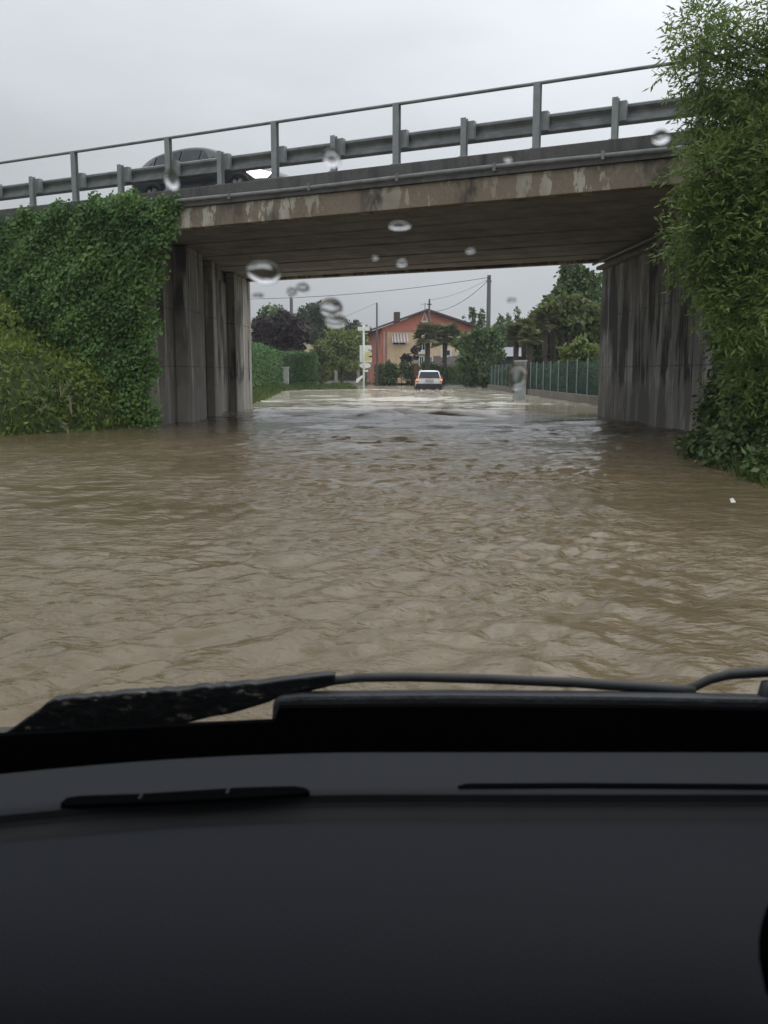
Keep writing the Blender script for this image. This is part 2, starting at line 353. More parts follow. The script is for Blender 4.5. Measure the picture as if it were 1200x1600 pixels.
MB().bbox(T0, T1, 0.555, DEPTH - 0.555, f_top, road_z).build('road_surface', M['asphalt'], bridge)
pm = MB().tube([BP(t, -0.075, pipe_z + 0.012 * math.sin(t * 0.9)) for t in np.arange(-8, 14, 1.0)], 0.042, 10)
pp = pm.build('drain_pipe', M['pipe'], bridge, smooth=True)
for t in np.arange(-7.3, 13, 1.9): cl = MB(); cl.bbox(t, t + 0.05, -0.13, -0.06, pipe_z - 0.07, pipe_z + 0.07); cl.build('pipe_clip', M['steel_dark'], pp)
# abutments
wl0 = onface(234, 650); wl0.z = 0
WLn, WLf = (wl0.x, wl0.y), (-4.75, 32.2)
far_l = (WLf[0] - 14 * COS, WLf[1] + 14 * SIN); near_l = (WLn[0] - 14 * COS, WLn[1] + 14 * SIN)
TOPZ = zf + 0.02
la = MB().prism([WLn, WLf, far_l, near_l], -0.8, TOPZ - 0.28).build('abutment', M['left_wall'], bridge, bevel=0.03)
la['label'] = 'brownish ribbed left abutment half covered by ivy'
dirw = Vector((WLf[0] - WLn[0], WLf[1] - WLn[1], 0)); Lw = dirw.length; dirw.normalize(); outw = Vector((dirw.y, -dirw.x, 0))
def wall_box(mb, a0, a1, o0, o1, z0, z1, org, d, o):
    P = lambda a, q, z: Vector((org[0], org[1], 0)) + d * a + o * q + Vector((0, 0, z))
    mb.add([P(a0,o0,z0),P(a1,o0,z0),P(a1,o1,z0),P(a0,o1,z0),P(a0,o0,z1),P(a1,o0,z1),P(a1,o1,z1),P(a0,o1,z1)],
           [(0,3,2,1),(4,5,6,7),(0,1,5,4),(1,2,6,5),(2,3,7,6),(3,0,4,7)])
for (a0, a1, q) in ((2.3, 4.1, 0.34), (5.6, 6.5, 0.24), (8.6, 11.3, 0.26)):
    p_ = MB(); wall_box(p_, a0, a1, 0.004, q, -0.8, TOPZ + 0.02, WLn, dirw, outw); p_.build('pilaster', M['left_wall'], la, bevel=0.03)
p_ = MB(); wall_box(p_, 0.0, Lw, -0.5, -0.08, TOPZ - 0.276, TOPZ + 0.03, WLn, dirw, outw); p_.build('bearing_seat', M['soffit'], la)
WRf, WRn = (6.03, 26.35), (6.42, 14.72)
ra = MB().prism([WRn, (WRn[0] + 14 * COS, WRn[1] - 14 * SIN), (WRf[0] + 14 * COS, WRf[1] - 14 * SIN), WRf], -0.8, TOPZ - 0.22).build('abutment', M['right_wall'], bridge, bevel=0.03)
ra['label'] = 'right abutment streaked black and white by water'
dr = Vector((WRf[0] - WRn[0], WRf[1] - WRn[1], 0)); Lr = dr.length; dr.normalize(); orr = Vector((-dr.y, dr.x, 0))
p_ = MB(); wall_box(p_, -0.02, Lr + 0.05, -0.4, 0.16, TOPZ - 0.216, TOPZ - 0.12, WRn, dr, orr); p_.build('ledge', M['soffit'], ra, bevel=0.01)
p_ = MB(); wall_box(p_, 0.0, Lr, -0.5, -0.05, TOPZ - 0.116, TOPZ + 0.03, WRn, dr, orr); p_.build('bearing_seat', M['soffit'], ra)
p_ = MB(); p_.tube([Vector((WRn[0], WRn[1], TOPZ - 0.05)) + orr * 0.22, Vector((WRf[0], WRf[1], TOPZ - 0.05)) + orr * 0.22 + dr * 0.15], 0.035); p_.build('conduit', M['steel_dark'], ra)
for zj in (1.05, 2.55):
    pass

# ------------------------------------------------------------------ guard rail on the overpass
rail = empty('guard_rail', (0, 0, 0), 0, 'galvanised guard rail with a tubular top handrail along the overpass edge', 'guard rail')
b_hi = onface(838, 171).z; b_lo = onface(838, 203).z; rz = onface(838, 127).z
bh = b_hi - b_lo
prof = [(0.0, 0.0), (0.03, 0.04), (0.085, 0.10), (0.085, 0.2), (0.015, 0.38), (0.0, 0.5), (0.015, 0.62), (0.085, 0.8), (0.085, 0.9), (0.03, 0.96), (0.0, 1.0)]
bm_ = MB(); tt = list(np.arange(-27.0, 27.1, 3.0))
beam_off = 0.30
rows = []
for (o_, h_) in prof: rows.append([BP(t, beam_off + 0.085 - o_, b_lo + h_ * bh) for t in tt])
bm_.grid(rows)
bo = bm_.build('beam_rail', M['steel_dark'], rail); so = bo.modifiers.new('thick', 'SOLIDIFY'); so.thickness = 0.006
MB().tube([BP(t, 0.12, rz) for t in np.linspace(-27, 27, 19)], 0.03, 10).build('handrail', M['steel_dark'], rail, smooth=True)
tall_t = [0.2 + 2.7 * k for k in range(-9, 10)]
def post(t, top, w, name):
    m = MB(); r = w / 2
    # I-section post with a base plate
    m.bbox(t - r, t + r, 0.07, 0.082, k_top + 0.012, top); m.bbox(t - 0.008, t + 0.008, 0.0825, 0.167, k_top + 0.012, top)
    m.bbox(t - r, t + r, 0.1675, 0.18, k_top + 0.012, top); m.bbox(t - r - 0.03, t + r + 0.03, 0.05, 0.21, k_top + 0.002, k_top + 0.0118)
    p = m.build(name, M['steel'], rail)
    MB().bbox(t + r * 0.3, t + r + 0.11, 0.185, beam_off - 0.002, b_lo + 0.03, b_hi + 0.01).build('spacer', M['steel'], p)
for t in tall_t:
    post(t, rz + 0.01, 0.12, 'post')
    post(t + 1.35, b_hi + 0.05, 0.10, 'short_post')
# ------------------------------------------------------------------ vehicles
M['dark_car'] = mat('dark_grey_car_paint', (0.075, 0.08, 0.085), 0.2, 0.3)
M['white_car'] = mat('white_car_paint', (0.82, 0.82, 0.82), 0.3)
M['glass_dark'] = mat('dark_car_glass', (0.02, 0.025, 0.028), 0.08)
M['tyre'] = mat('tyre_rubber', (0.02, 0.02, 0.02), 0.8)
M['rim'] = nmat('alloy_rim', (0.42, 0.42, 0.43), 0.2, 8, 0.35, 0.7)
M['black_plastic'] = nmat('black_plastic_trim', (0.018, 0.018, 0.019), 0.3, 10, 0.6)
M['headlight'] = mat('lit_headlight', (0.9, 0.9, 0.9), 0.2, emis=(1, 0.97, 0.9), est=2.8)
M['amber'] = mat('lit_amber_lamp', (0.8, 0.25, 0.05), 0.3, emis=(1.0, 0.5, 0.2), est=0.75)
M['red_lens'] = mat('red_tail_lens', (0.26, 0.05, 0.03), 0.25, emis=(1.0, 0.1, 0.04), est=0.03)
M['plate'] = nmat('number_plate_white', (0.34, 0.37, 0.38), 0.3, 14, 0.5)
def car_shell(root, paint, st, glass_ranges, rear_glass=None, nz=0.0):
    """st: stations (x, hw, z_bot, z_belt, hw_roof, z_top)"""
    rings = []
    for (x, hw, zb, zl, hr, zt) in st:
        half = [(hw * 0.72, zb), (hw * 0.95, zb + 0.05), (hw, zb + 0.18), (hw * 1.005, (zb + zl) / 2), (hw * 0.985, zl - 0.08), (hw * 0.955, zl),
                (hr + (hw * 0.955 - hr) * 0.15, zt - 0.08 * min(1, (zt - zl) / 0.4)), (hr * 0.93, zt - 0.015), (hr * 0.5, zt + 0.01)]
        full = [(x, -a, b) for a, b in half] + [(x, a, b) for a, b in half[::-1]]
        rings.append(full)
    n = len(rings[0]); mb = MB(); fs = []
    for i in range(len(rings) - 1):
        for k in range(n): fs.append((i * n + k, i * n + (k + 1) % n, (i + 1) * n + (k + 1) % n, (i + 1) * n + k))
    fs += [tuple(range(n))[::-1], tuple(range((len(rings) - 1) * n, len(rings) * n))]
    mb.add([p for r in rings for p in r], fs)
    body = mb.build('body', paint, root, smooth=False)
    es = body.modifiers.new('sub', 'SUBSURF'); es.levels = 2; es.render_levels = 2
    body.data.polygons.foreach_set('use_smooth', [True] * len(body.data.polygons))
    for sgn in (-1, 1):
        for (i0, i1, p0, p1) in glass_ranges:
            def P(i, f, x_in):
                s_ = st[i]; a = s_[1] * 0.955; b = s_[4] + (a - s_[4]) * 0.15; lo = s_[3] + 0.03; hi = s_[5] - 0.12
                return (s_[0] + x_in, sgn * ((a * (1 - f) + b * f) + 0.004 ), lo * (1 - f) + hi * f)
            q = [P(i0, 0, p0), P(i1, 0, -p1), P(i1, 1, -p1), P(i0, 1, p0)]
            m = MB(); m.extrude(q, (0, sgn * 0.012, 0)); m.build('side_window', M['glass_dark'], root)
    return body
def wheel(root, x, y, r, w):
    s_ = 1 if y > 0 else -1
    t = MB().lathe([(r * 0.62, -w / 2), (r * 0.9, -w / 2), (r, -w / 2 + 0.03), (r, w / 2 - 0.03), (r * 0.9, w / 2), (r * 0.62, w / 2)], (x, y, r), 'Y', 24).build('wheel', M['tyre'], root, smooth=True)
    m = MB(); yo = y + s_ * (w / 2 - 0.02)
    m.lathe([(0.0, 0), (r * 0.18, 0.008), (r * 0.2, -0.01)], (x, yo, r), 'Y', 12)
    for k in range(6):
        a = k * math.pi / 3; d = Vector((math.cos(a), 0, math.sin(a))); e = Vector((-math.sin(a), 0, math.cos(a))); c0 = Vector((x, yo - 0.012, r))
        m.extrude([c0 + d * r * 0.15 + e * 0.03, c0 + d * r * 0.6 + e * 0.05, c0 + d * r * 0.6 - e * 0.05, c0 + d * r * 0.15 - e * 0.03], (0, 0.02, 0))
    m.lathe([(r * 0.56, -0.02), (r * 0.64, 0.0), (r * 0.64, -0.03)], (x, yo, r), 'Y', 24)
    m.build('rim', M['rim'], t)

# dark car driving over the overpass
pa, pb = onface(197, 280, 18.8), onface(416, 270, 18.8)
ta = (pa - BP(0, 0, 0)).dot(Vector((COS, -SIN, 0))); tb = (pb - BP(0, 0, 0)).dot(Vector((COS, -SIN, 0)))
Lc = tb - ta; mid = (ta + tb) / 2
ctr = BP(mid, 0.70 + 0.9, road_z)
dcar = empty('car', ctr, -math.radians(27.5), 'dark grey hatchback with its headlight lit, driving on the overpass behind the guard rail', 'car')
k = Lc / 4.2; dcar.scale = (1, 1, .89)
def S(x, *r): return (x * k,) + r
dst = [S(-2.1, .70, .32, .75, .62, .80), S(-2.05, .80, .22, .86, .60, 1.0), S(-1.75, .85, .2, .92, .58, 1.30), S(-1.3, .86, .2, .92, .60, 1.43), S(-0.5, .87, .2, .91, .61, 1.49),
       S(0.1, .87, .2, .90, .60, 1.45), S(0.62, .87, .2, .89, .60, 1.22), S(1.02, .87, .2, .88, .66, .97), S(1.5, .85, .2, .80, .66, .87), S(1.9, .78, .24, .66, .62, .74), S(2.1, .62, .3, .55, .5, .6)]
car_shell(dcar, M['dark_car'], dst, [(2, 3, 0.1, 0.03), (3, 4, 0.03, 0.03), (4, 5, 0.04, 0.03), (5, 6, 0.03, 0.08)])
for x in (-1.3, 1.28):
    for s_ in (-1, 1): wheel(dcar, x * k, s_ * 0.80, 0.32, 0.2)
for s_ in (-1, 1):
    m = MB(); m.extrude([(1.50 * k, s_ * 0.80, .62), (1.74 * k, s_ * 0.78, .68), (2.06 * k, s_ * 0.62, .60), (1.98 * k, s_ * 0.70, .48), (1.72 * k, s_ * 0.80, .47)], (0.03, s_ * 0.085, 0)); m.build('headlight', M['headlight'], dcar, bevel=0.01)
    m = MB(); m.extrude([(-2.0 * k, s_ * 0.74, .80), (-1.8 * k, s_ * 0.8, .92), (-1.82 * k, s_ * 0.8, .75), (-2.02 * k, s_ * 0.76, .7)], (-0.02, s_ * 0.06, 0)); m.build('tail_lamp', M['red_lens'], dcar)
    m = MB(); m.box(0.6 * k, 0.78 * k, min(s_ * 0.84, s_ * 1.0), max(s_ * 0.84, s_ * 1.0), .92, 1.04); m.build('mirror', M['dark_car'], dcar, bevel=0.03)

# white estate car wading ahead (seen from behind)
wcar = empty('car', (CARX, 62.0, -0.11), math.pi / 2, 'white estate car with rear lamps lit, wading away down the flooded road', 'car')
wst = [(-0.02, .78, .34, .84, .60, .88), (0.0, .82, .30, .88, .64, 1.08), (0.22, .84, .26, .92, .66, 1.42), (0.5, .84, .25, .92, .66, 1.49), (1.3, .84, .25, .92, .66, 1.5), (2.1, .84, .25, .92, .66, 1.46),
       (2.55, .84, .25, .92, .66, 1.25), (2.95, .84, .25, .9, .7, .98), (3.6, .82, .25, .84, .66, .88), (3.9, .72, .3, .66, .55, .72)]
car_shell(wcar, M['white_car'], wst, [(2, 3, 0.06, 0.02), (3, 4, 0.03, 0.03), (4, 5, 0.03, 0.03), (5, 6, 0.03, 0.1)])
m = MB(); m.extrude([(0.0, -.70, .98), (0.0, .70, .98), (0.16, .58, 1.40), (0.16, -.58, 1.40)], (-0.045, 0, 0.0)); m.build('rear_window', M['glass_dark'], wcar, bevel=0.01)
m = MB(); m.box(-0.16, 0.1, -.86, .86, .20, .62); m.build('bumper', M['black_plastic'], wcar, bevel=0.05)
m = MB(); m.box(-0.085, -0.05, -.27, .27, .74, .88); m.build('number_plate', M['plate'], wcar)
for s_ in (-1, 1):
    m = MB(); m.extrude([(-0.03, s_ * .70, 0.74), (-0.03, s_ * .87, 0.74), (0.02, s_ * .86, 1.12), (0.04, s_ * .76, 1.12)], (-0.06, 0, 0)); h = m.build('tail_lamp', M['red_lens'], wcar, bevel=0.015)
    m = MB(); m.extrude([(-0.095, s_ * .71, 0.80), (-0.095, s_ * .86, 0.80), (-0.09, s_ * .85, 0.95), (-0.09, s_ * .74, 0.95)], (-0.02, 0, 0)); m.build('lamp_lens', M['amber'], h)
    MB().tube([(0.3, s_ * .60, 1.53), (2.0, s_ * .60, 1.53)], 0.02).build('roof_rail', M['black_plastic'], wcar)
    for x in (0.75, 3.1): wheel(wcar, x, s_ * 0.78, 0.30, 0.18)
    m = MB(); m.box(2.3, 2.45, min(s_ * .82, s_ * 1.02), max(s_ * .82, s_ * 1.02), .92, 1.08); m.build('mirror', M['black_plastic'], wcar, bevel=0.02)
MB().tube([(0.05, -0.05, 1.0), (-0.06, -0.03, 1.04), (-0.02, 0.3, 1.07)], 0.012).build('rear_wiper', M['black_plastic'], wcar)
# foam thrown up beside it
fm = nmat('muddy_foam', (0.55, 0.5, 0.42), 0.2, 6, 0.5)
C = np.stack([CARX + rng.normal(0, .95, 260), 61.3 + rng.normal(0, .7, 260), 0.02 + np.abs(rng.normal(0, 0.05, 260))], 1)
V = leaves(C, rng.normal(size=(260, 3)) * (1, 1, 0.4), rng.uniform(.05, .18, 260), rng.uniform(.04, .12, 260))
o = quads_object('foam', V, fm, rng.random(260)); o['kind'] = 'stuff'

# ------------------------------------------------------------------ foliage makers
LM = {}
LM['ivy'] = leafmat('ivy_leaf', (0.060, 0.140, 0.034), (0.19, 0.33, 0.095), 0.3, 0.5, 0.9)
LM['weed'] = leafmat('weed_leaf', (0.115, 0.175, 0.035), (0.28, 0.36, 0.09), 0.3, 0.6, 0.8)
LM['willow'] = leafmat('slender_leaf', (0.085, 0.140, 0.034), (0.25, 0.35, 0.105), 0.38, 0.5, 1.0)
LM['bush'] = leafmat('dark_bush_leaf', (0.045, 0.085, 0.028), (0.14, 0.20, 0.065), 0.2, 0.55, 1.0)
LM['purple'] = leafmat('purple_leaf', (0.024, 0.013, 0.019), (0.06, 0.034, 0.045), 0.15, 0.6, 0.5)
LM['green'] = leafmat('broad_leaf', (0.055, 0.10, 0.034), (0.16, 0.24, 0.085), 0.25, 0.6, 0.4)
LM['pale'] = leafmat('pale_leaf', (0.13, 0.175, 0.055), (0.29, 0.35, 0.13), 0.3, 0.6, 0.4)
LM['hedge'] = leafmat('hedge_leaf', (0.055, 0.135, 0.045), (0.14, 0.26, 0.09), 0.22, 0.6, 0.6)
LM['pine'] = leafmat('pine_needle', (0.055, 0.08, 0.05), (0.13, 0.165, 0.10), 0.15, 0.7, 0.4)
LM['olive'] = leafmat('olive_green_leaf', (0.085, 0.115, 0.036), (0.20, 0.235, 0.09), 0.28, 0.6, 0.5)
LM['palm'] = leafmat('palm_leaf', (0.095, 0.115, 0.055), (0.24, 0.25, 0.13), 0.25, 0.5, 0.8)
LM['grass'] = leafmat('grass_blade', (0.06, 0.10, 0.022), (0.14, 0.19, 0.055), 0.25, 0.6, 0.7)
M['bark'] = nmat('bark', (0.075, 0.06, 0.045), 0.4, 6, 0.9, bump=0.4, bscale=20, map_scale=(1, 1, 0.3))
def ball(n): 
    v = unit(rng.normal(size=(n, 3))); return v
def crown_pts(blobs, n, shell=0.55):
    """blobs: (cx,cy,cz,rx,ry,rz). points spread in clumps through each blob; returns points, outward dirs, clump values"""
    w = np.array([b[3] * b[5] + b[3] * b[4] for b in blobs]); w = w / w.sum(); Ps, Ds, Rs = [], [], []
    for b, wi in zip(blobs, w):
        m = max(12, int(n * wi)); nc = max(6, int(m / 26)); u = ball(nc)
        rad = shell + (1.0 - shell) * rng.random(nc) ** 0.7
        cc_ = u * rad[:, None] * np.clip(1 + 0.16 * rng.normal(size=(nc, 1)), .6, 1.16)
        cv = rng.random(nc); idx = rng.integers(0, nc, m)
        p = cc_[idx] + rng.normal(size=(m, 3)) * 0.17
        Ps.append(np.array(b[:3]) + p * np.array(b[3:6])); Ds.append(unit(p + 1e-3)); Rs.append(np.clip(0.62 * cv[idx] + 0.38 * rng.random(m), 0, 1))
    return np.concatenate(Ps), np.concatenate(Ds), np.concatenate(Rs)
def crown(name, blobs, n, L, W, m, parent=None, droop=0.2, shell=0.5):
    P, D, R = crown_pts(blobs, n, shell); k_ = len(P)
    d = D * 0.6 + rng.normal(size=(k_, 3)) * 0.7 + np.array([0, 0, -droop])
    V = leaves(P, d, L * rng.uniform(0.6, 1.3, k_), W * rng.uniform(0.7, 1.3, k_), D + np.array([0, 0, 0.5]))
    return quads_object(name, V, m, R, parent)
def trunk_mb(base, top, r, limbs):
    m = MB(); base = Vector(base); top = Vector(top)
    pts = [base + (top - base) * f + Vector((random.uniform(-1, 1), random.uniform(-1, 1), 0)) * r * 0.5 * f for f in (0, .15, .4, .7, 1)]
    m.tube(pts, [r * 1.35, r, r * .85, r * .7, r * .5], 8)
    for e in limbs:
        e = Vector(e); s0 = pts[2] + (pts[4] - pts[2]) * random.uniform(0.1, 0.9); md = (s0 + e) / 2 + Vector((0, 0, (e - s0).length * 0.12))
        m.tube([s0, md, e], [r * .42, r * .28, r * .1], 6)
    return m
def tree(name, label, cat, px, base_py, Y, blobs_px, n, L, W, m, group=None, trunk_r=0.16, depth=0.8, droop=0.2, shell=0.5):
    """blobs_px: (px, py, r_px_x, r_px_y) measured in the photograph, placed at the tree's own distance"""
    b = at(px, base_py, Y); gz = float(ground_z(np.array(b.x), np.array(b.y))); b.z = min(b.z, gz) if gz > -0.2 else b.z
    b.z = gz - 0.05
    root = empty(name, b, 0, label, cat, group); mpp = Y / F_PX; bl = []
    for (x, y, rx, ry) in blobs_px:
        p = at(x, y, Y) - b; bl.append((p.x, p.y + random.uniform(-.3, .3) * rx * mpp, p.z, rx * mpp, rx * mpp * depth, ry * mpp))
    crown('crown', bl, n, L, W, m, root, droop, shell)
    tp = max(bl, key=lambda q: q[2]); low = min(bl, key=lambda q: q[2])
    trunk_mb((0, 0, 0), (tp[0] * 0.8, tp[1], tp[2]), trunk_r, [(q[0], q[1], q[2]) for q in bl[:6]]).build('trunk', M['bark'], root, smooth=True)
    return root

# ivy hanging over the wing wall left of the opening
ivy_edge_py = [290, 318, 345, 400, 440, 520, 600, 650, 690]; ivy_edge_px = [270, 292, 280, 266, 252, 248, 246, 246, 246]
root = empty('ivy', BP(-8, 0, 0), 0, 'thick green ivy curtain hanging over the wing wall left of the opening', 'ivy')
n = 64000
px = rng.uniform(-260, 300, n); top = np.interp(px, [-260, 0, 95, 160, 200, 300], [375, 338, 322, 312, 304, 312]) + 6 * np.sin(px * .11) + 5 * np.sin(px * .31) + rng.normal(0, 3, n)
py = top + (700 - top) * rng.random(n) ** 1.0
ok = px < np.interp(py, ivy_edge_py, ivy_edge_px) + 6 * np.sin(py * .09) + rng.normal(0, 5, n)
px, py, top = px[ok], py[ok], top[ok]; n = len(px)
P = np.array([onface(a, b) for a, b in zip(px, py)])
nrm = np.array([-SIN, -COS, 0.0])
bul = 0.08 + 0.40 * (0.5 + 0.5 * vnoise(P[:, 0], P[:, 2], 1.7, 21)) + 0.16 * (0.5 + 0.5 * vnoise(P[:, 0], P[:, 2], 5.5, 22))
bul *= np.clip((np.interp(py, ivy_edge_py, ivy_edge_px) - px) / 40 + 0.3, 0.3, 1)
bul *= np.clip((py - top) / 14 + 0.35, 0.3, 1)
P = P + nrm * (bul * rng.random(n) ** 0.5 + 0.02)[:, None]
D = np.stack([rng.normal(0, .45, n), rng.normal(0, .45, n), -0.7 + rng.normal(0, .4, n)], 1) + nrm * 0.35
cl_ = np.clip(0.5 + 0.28 * vnoise(P[:, 0], P[:, 2], 3.2, 23) + 0.25 * rng.normal(size=n), 0, 1)
V = leaves(P, D, rng.uniform(.05, .10, n) * (1 + .8 * rng.random(n) ** 3), rng.uniform(.045, .085, n) * (1 + .7 * rng.random(n) ** 3), np.tile(nrm + np.array([0, 0, .6]), (n, 1)))
V = V - np.array(root.location)
quads_object('foliage', V, LM['ivy'], cl_, root)
st_ = MB()
for k_ in range(14):
    x0 = random.uniform(-60, 235); pts = [onface(x0 + random.uniform(-25, 25) * i, 640 - i * 55) - root.location + Vector(nrm) * 0.04 for i in range(5)]
    st_.tube(pts, [.03, .026, .02, .015, .01], 6)
st_.build('stem', M['bark'], root, smooth=True)

# rank weeds on the bank at the left
n = 46000
x = rng.uniform(-13, -5.25, n); y = rng.uniform(11.5, 22.4, n)
d = bank_d(x, y); face = 18.0 - TAN * x - 0.25
ok = (d > -0.1) & (y < face); x, y = x[ok], y[ok]; z = ground_z(x, y) ; n = len(x)
hump = np.clip(0.62 + 0.45 * vnoise(x, y, 1.6, 31), 0.08, 1.1) * np.clip((bank_d(x, y)) * 0.9 + 0.25, 0.2, 1)
hump *= np.clip((-5.0 - x) / 1.6, 0.25, 1)
h = hump * rng.random(n) ** 0.6
P = np.stack([x + rng.normal(0, .05, n), y + rng.normal(0, .05, n), z + h], 1)
D = np.stack([rng.normal(0, .7, n), rng.normal(0, .7, n) - 0.25, rng.normal(0.45, .6, n)], 1)
R = np.clip(0.5 + 0.3 * vnoise(x, y, 2.4, 33) + 0.22 * rng.normal(size=n), 0, 1)
V = leaves(P, D, rng.uniform(.09, .22, n), rng.uniform(.04, .09, n), np.tile(np.array([0, -.6, 1.0]), (n, 1)))
o = quads_object('undergrowth', V, LM['weed'], R); o['kind'] = 'stuff'; o['label'] = 'yellow green weeds and brambles covering the left bank'
# dry stalks standing in them
M['straw'] = nmat('dry_stalk', (0.34, 0.31, 0.2), 0.3, 9, 0.8)
for (px_, py_, lean) in ((95, 606, .35), (108, 668, .1), (112, 634, -.25), (60, 640, .3)):
    g0 = at(px_, py_ + 14, 18.9); m = MB()
    for q in range(4):
        a = lean + random.uniform(-.5, .5); l = random.uniform(.25, .5); m.tube([g0, g0 + Vector((a * l * .5, -.1 * l, l * .6)), g0 + Vector((a * l, -.25 * l, l * random.uniform(.55, 1)))], [.007, .006, .003], 5)
        for s2 in range(3):
            e0 = g0 + Vector((a * l * .8, -.2 * l, l * .75)); m.tube([e0, e0 + Vector((random.uniform(-.1, .1), -.03, random.uniform(-.02, .1)))], [.006, .002], 4)
    o = m.build('dead_stalk', M['straw']); tagp(o, {95: 'pale dry stalk leaning highest among the weeds on the left bank', 108: 'pale dry stalk lowest on the left bank by the water', 112: 'pale dry stalk bent over midway down the left bank', 60: 'pale dry stalk leftmost on the weedy bank'}[px_], 'stalk', 'dry stalks in the weeds')

# grass along the water edges
xs, ys_ = [], []
for (y0, y1, n_, side_, w_) in ((11, 20.6, 3500, -1, .5), (33, 68, 9000, -1, 1.6), (67, 76, 2600, -1, 1.4), (8.5, 16, 3500, 1, .7), (80, 99, 2500, 1, 2.0)):
    y = rng.uniform(y0, y1, n_); e = np.interp(y, LY, LX) if side_ < 0 else np.interp(y, RY, RX)
    x = e + side_ * (rng.uniform(-0.15, w_, n_)); xs.append(x); ys_.append(y)
x = np.concatenate(xs); y = np.concatenate(ys_); n = len(x); z = ground_z(x, y); scl = np.clip(y / 40, .5, 1.6)
P = np.stack([x, y, z - 0.02], 1); D = np.stack([rng.normal(0, .35, n), rng.normal(0, .35, n), np.ones(n)], 1)
V = leaves(P, D, rng.uniform(.16, .42, n), .018 + .02 * scl * rng.random(n) * 1.6)
o = quads_object('grass', V, LM['grass'], rng.random(n)); o['kind'] = 'stuff'; o['label'] = 'grass along the edges of the flood water'

# large slender-leaved tree at the right
root = empty('tree', (6.6, 12.4, ground_z(np.array(6.6), np.array(12.4))), 0, 'tall overhanging tree with slender drooping leaves at the right of the overpass', 'tree')
ro = np.array(root.location)
blobs = [(1100, 38, 52, 42), (1075, 70, 32, 42), (1130, 110, 66, 62), (1082, 128, 34, 40), (1178, 128, 60, 62), (1090, 190, 42, 38), (1140, 205, 66, 58), (1200, 235, 80, 90), (1088, 262, 44, 40), (1130, 300, 66, 50),
         (1088, 352, 52, 42), (1072, 378, 34, 30), (1170, 370, 90, 70), (1110, 415, 60, 42), (1150, 470, 58, 60), (1215, 480, 80, 100), (1165, 560, 46, 70), (1215, 620, 70, 100), (1180, 668, 42, 60), (1210, 720, 50, 46),
         (1275, 120, 80, 90), (1290, 260, 110, 130), (1300, 480, 120, 140), (1300, 660, 120, 120), (1195, 22, 22, 26), (1270, 20, 70, 70)]
PP, DD, RR = [], [], []
for (bx, by, rx, ry) in blobs:
    bx += 26 if by > 160 else 14
    Yb = random.uniform(11.3, 13.2) if bx < 1230 else random.uniform(11.8, 14); mpp = Yb / F_PX
    c_ = np.array(at(bx, by, Yb)); ns = int(0.085 * rx * ry) + 8
    if by < 150 and bx < 1230: ns = int(ns * 0.62)
    u = ball(ns); r_ = (rng.random(ns) ** 0.45)
    o0 = c_ + u * r_[:, None] * np.array([rx * mpp, max(rx, 45) * mpp * 0.9, ry * mpp]) * 0.92
    tw = unit(u * 0.7 + np.array([-0.2, -0.35, -0.05]) + rng.normal(size=(ns, 3)) * 0.45); cv = rng.random(ns)
    for j in range(9):
        f = 0.04 + 0.045 * j; sg = 1 if j % 2 else -1
        b_ = unit(np.cross(tw, rng.normal(size=(ns, 3)) * 0.4 + np.array([0, 0, 1.0])))
        PP.append(o0 + tw * f + np.array([0, 0, -1.0]) * (f ** 2) * 0.45); DD.append(tw * 0.8 + b_ * sg * 0.75 + np.array([0, 0, -0.16]) + rng.normal(size=(ns, 3)) * 0.3)
        RR.append(np.clip(0.55 * cv + 0.45 * rng.random(ns), 0, 1))
P = np.concatenate(PP); D = np.concatenate(DD); R = np.concatenate(RR); n = len(P)
V = leaves(P, D, rng.uniform(.07, .15, n), rng.uniform(.020, .036, n), np.tile(np.array([0, -.4, 1.0]), (n, 1))) - ro
quads_object('crown', V, LM['willow'], R, root)
tm = MB(); tm.tube([(0, 0, -.3), (-.05, 0, 1), (-.2, .1, 2.5), (-.25, .1, 4), (-.4, .1, 6)], [.17, .14, .12, .09, .04], 9)
for (bx, by, rx, ry) in blobs[:24:1]:
    e = at(bx, by, 12.3) - root.location; z0 = max(.4, e.z - 1.2); s0 = Vector((-.05 - .06 * z0, .05, z0)) if z0 < 6 else Vector((-.4, .1, 5.8))
    tm.tube([s0, (s0 + e) / 2 + Vector((0, 0, .15)), e], [.045, .03, .008], 6)
tm.build('trunk', M['bark'], root, smooth=True)
# dark bush below it, against the wall
bl = []
for (bx, by, rx, ry, Yb) in ((1142, 520, 34, 60, 14.3), (1146, 610, 36, 60, 14.0), (1128, 660, 30, 50, 14.0), (1165, 700, 60, 46, 12.0), (1195, 640, 60, 80, 12.6), (1125, 700, 55, 34, 13.2), (1215, 735, 50, 34, 10.4), (1085, 694, 22, 14, 14.4), (1130, 455, 36, 40, 14.6), (1280, 700, 70, 70, 11.5)):
    p = at(bx, by, Yb); mpp = Yb / F_PX; bl.append((p.x - 6, p.y - 13, p.z, rx * mpp, rx * mpp * .9, ry * mpp))
root = empty('bush', (6, 13, 0), 0, 'dark leafy bush under the drooping tree, at the water beside the right abutment', 'bush')
crown('foliage', bl, 24000, .10, .062, LM['bush'], root, .4, .35)
tm = MB()
for b in bl: tm.tube([(b[0] * .5 + .3, b[1] * .6, 0), (b[0] * .8, b[1] * .9, b[2] * .5), (b[0], b[1], b[2])], [.035, .025, .01], 6)
tm.build('stem', M['bark'], root, smooth=True)

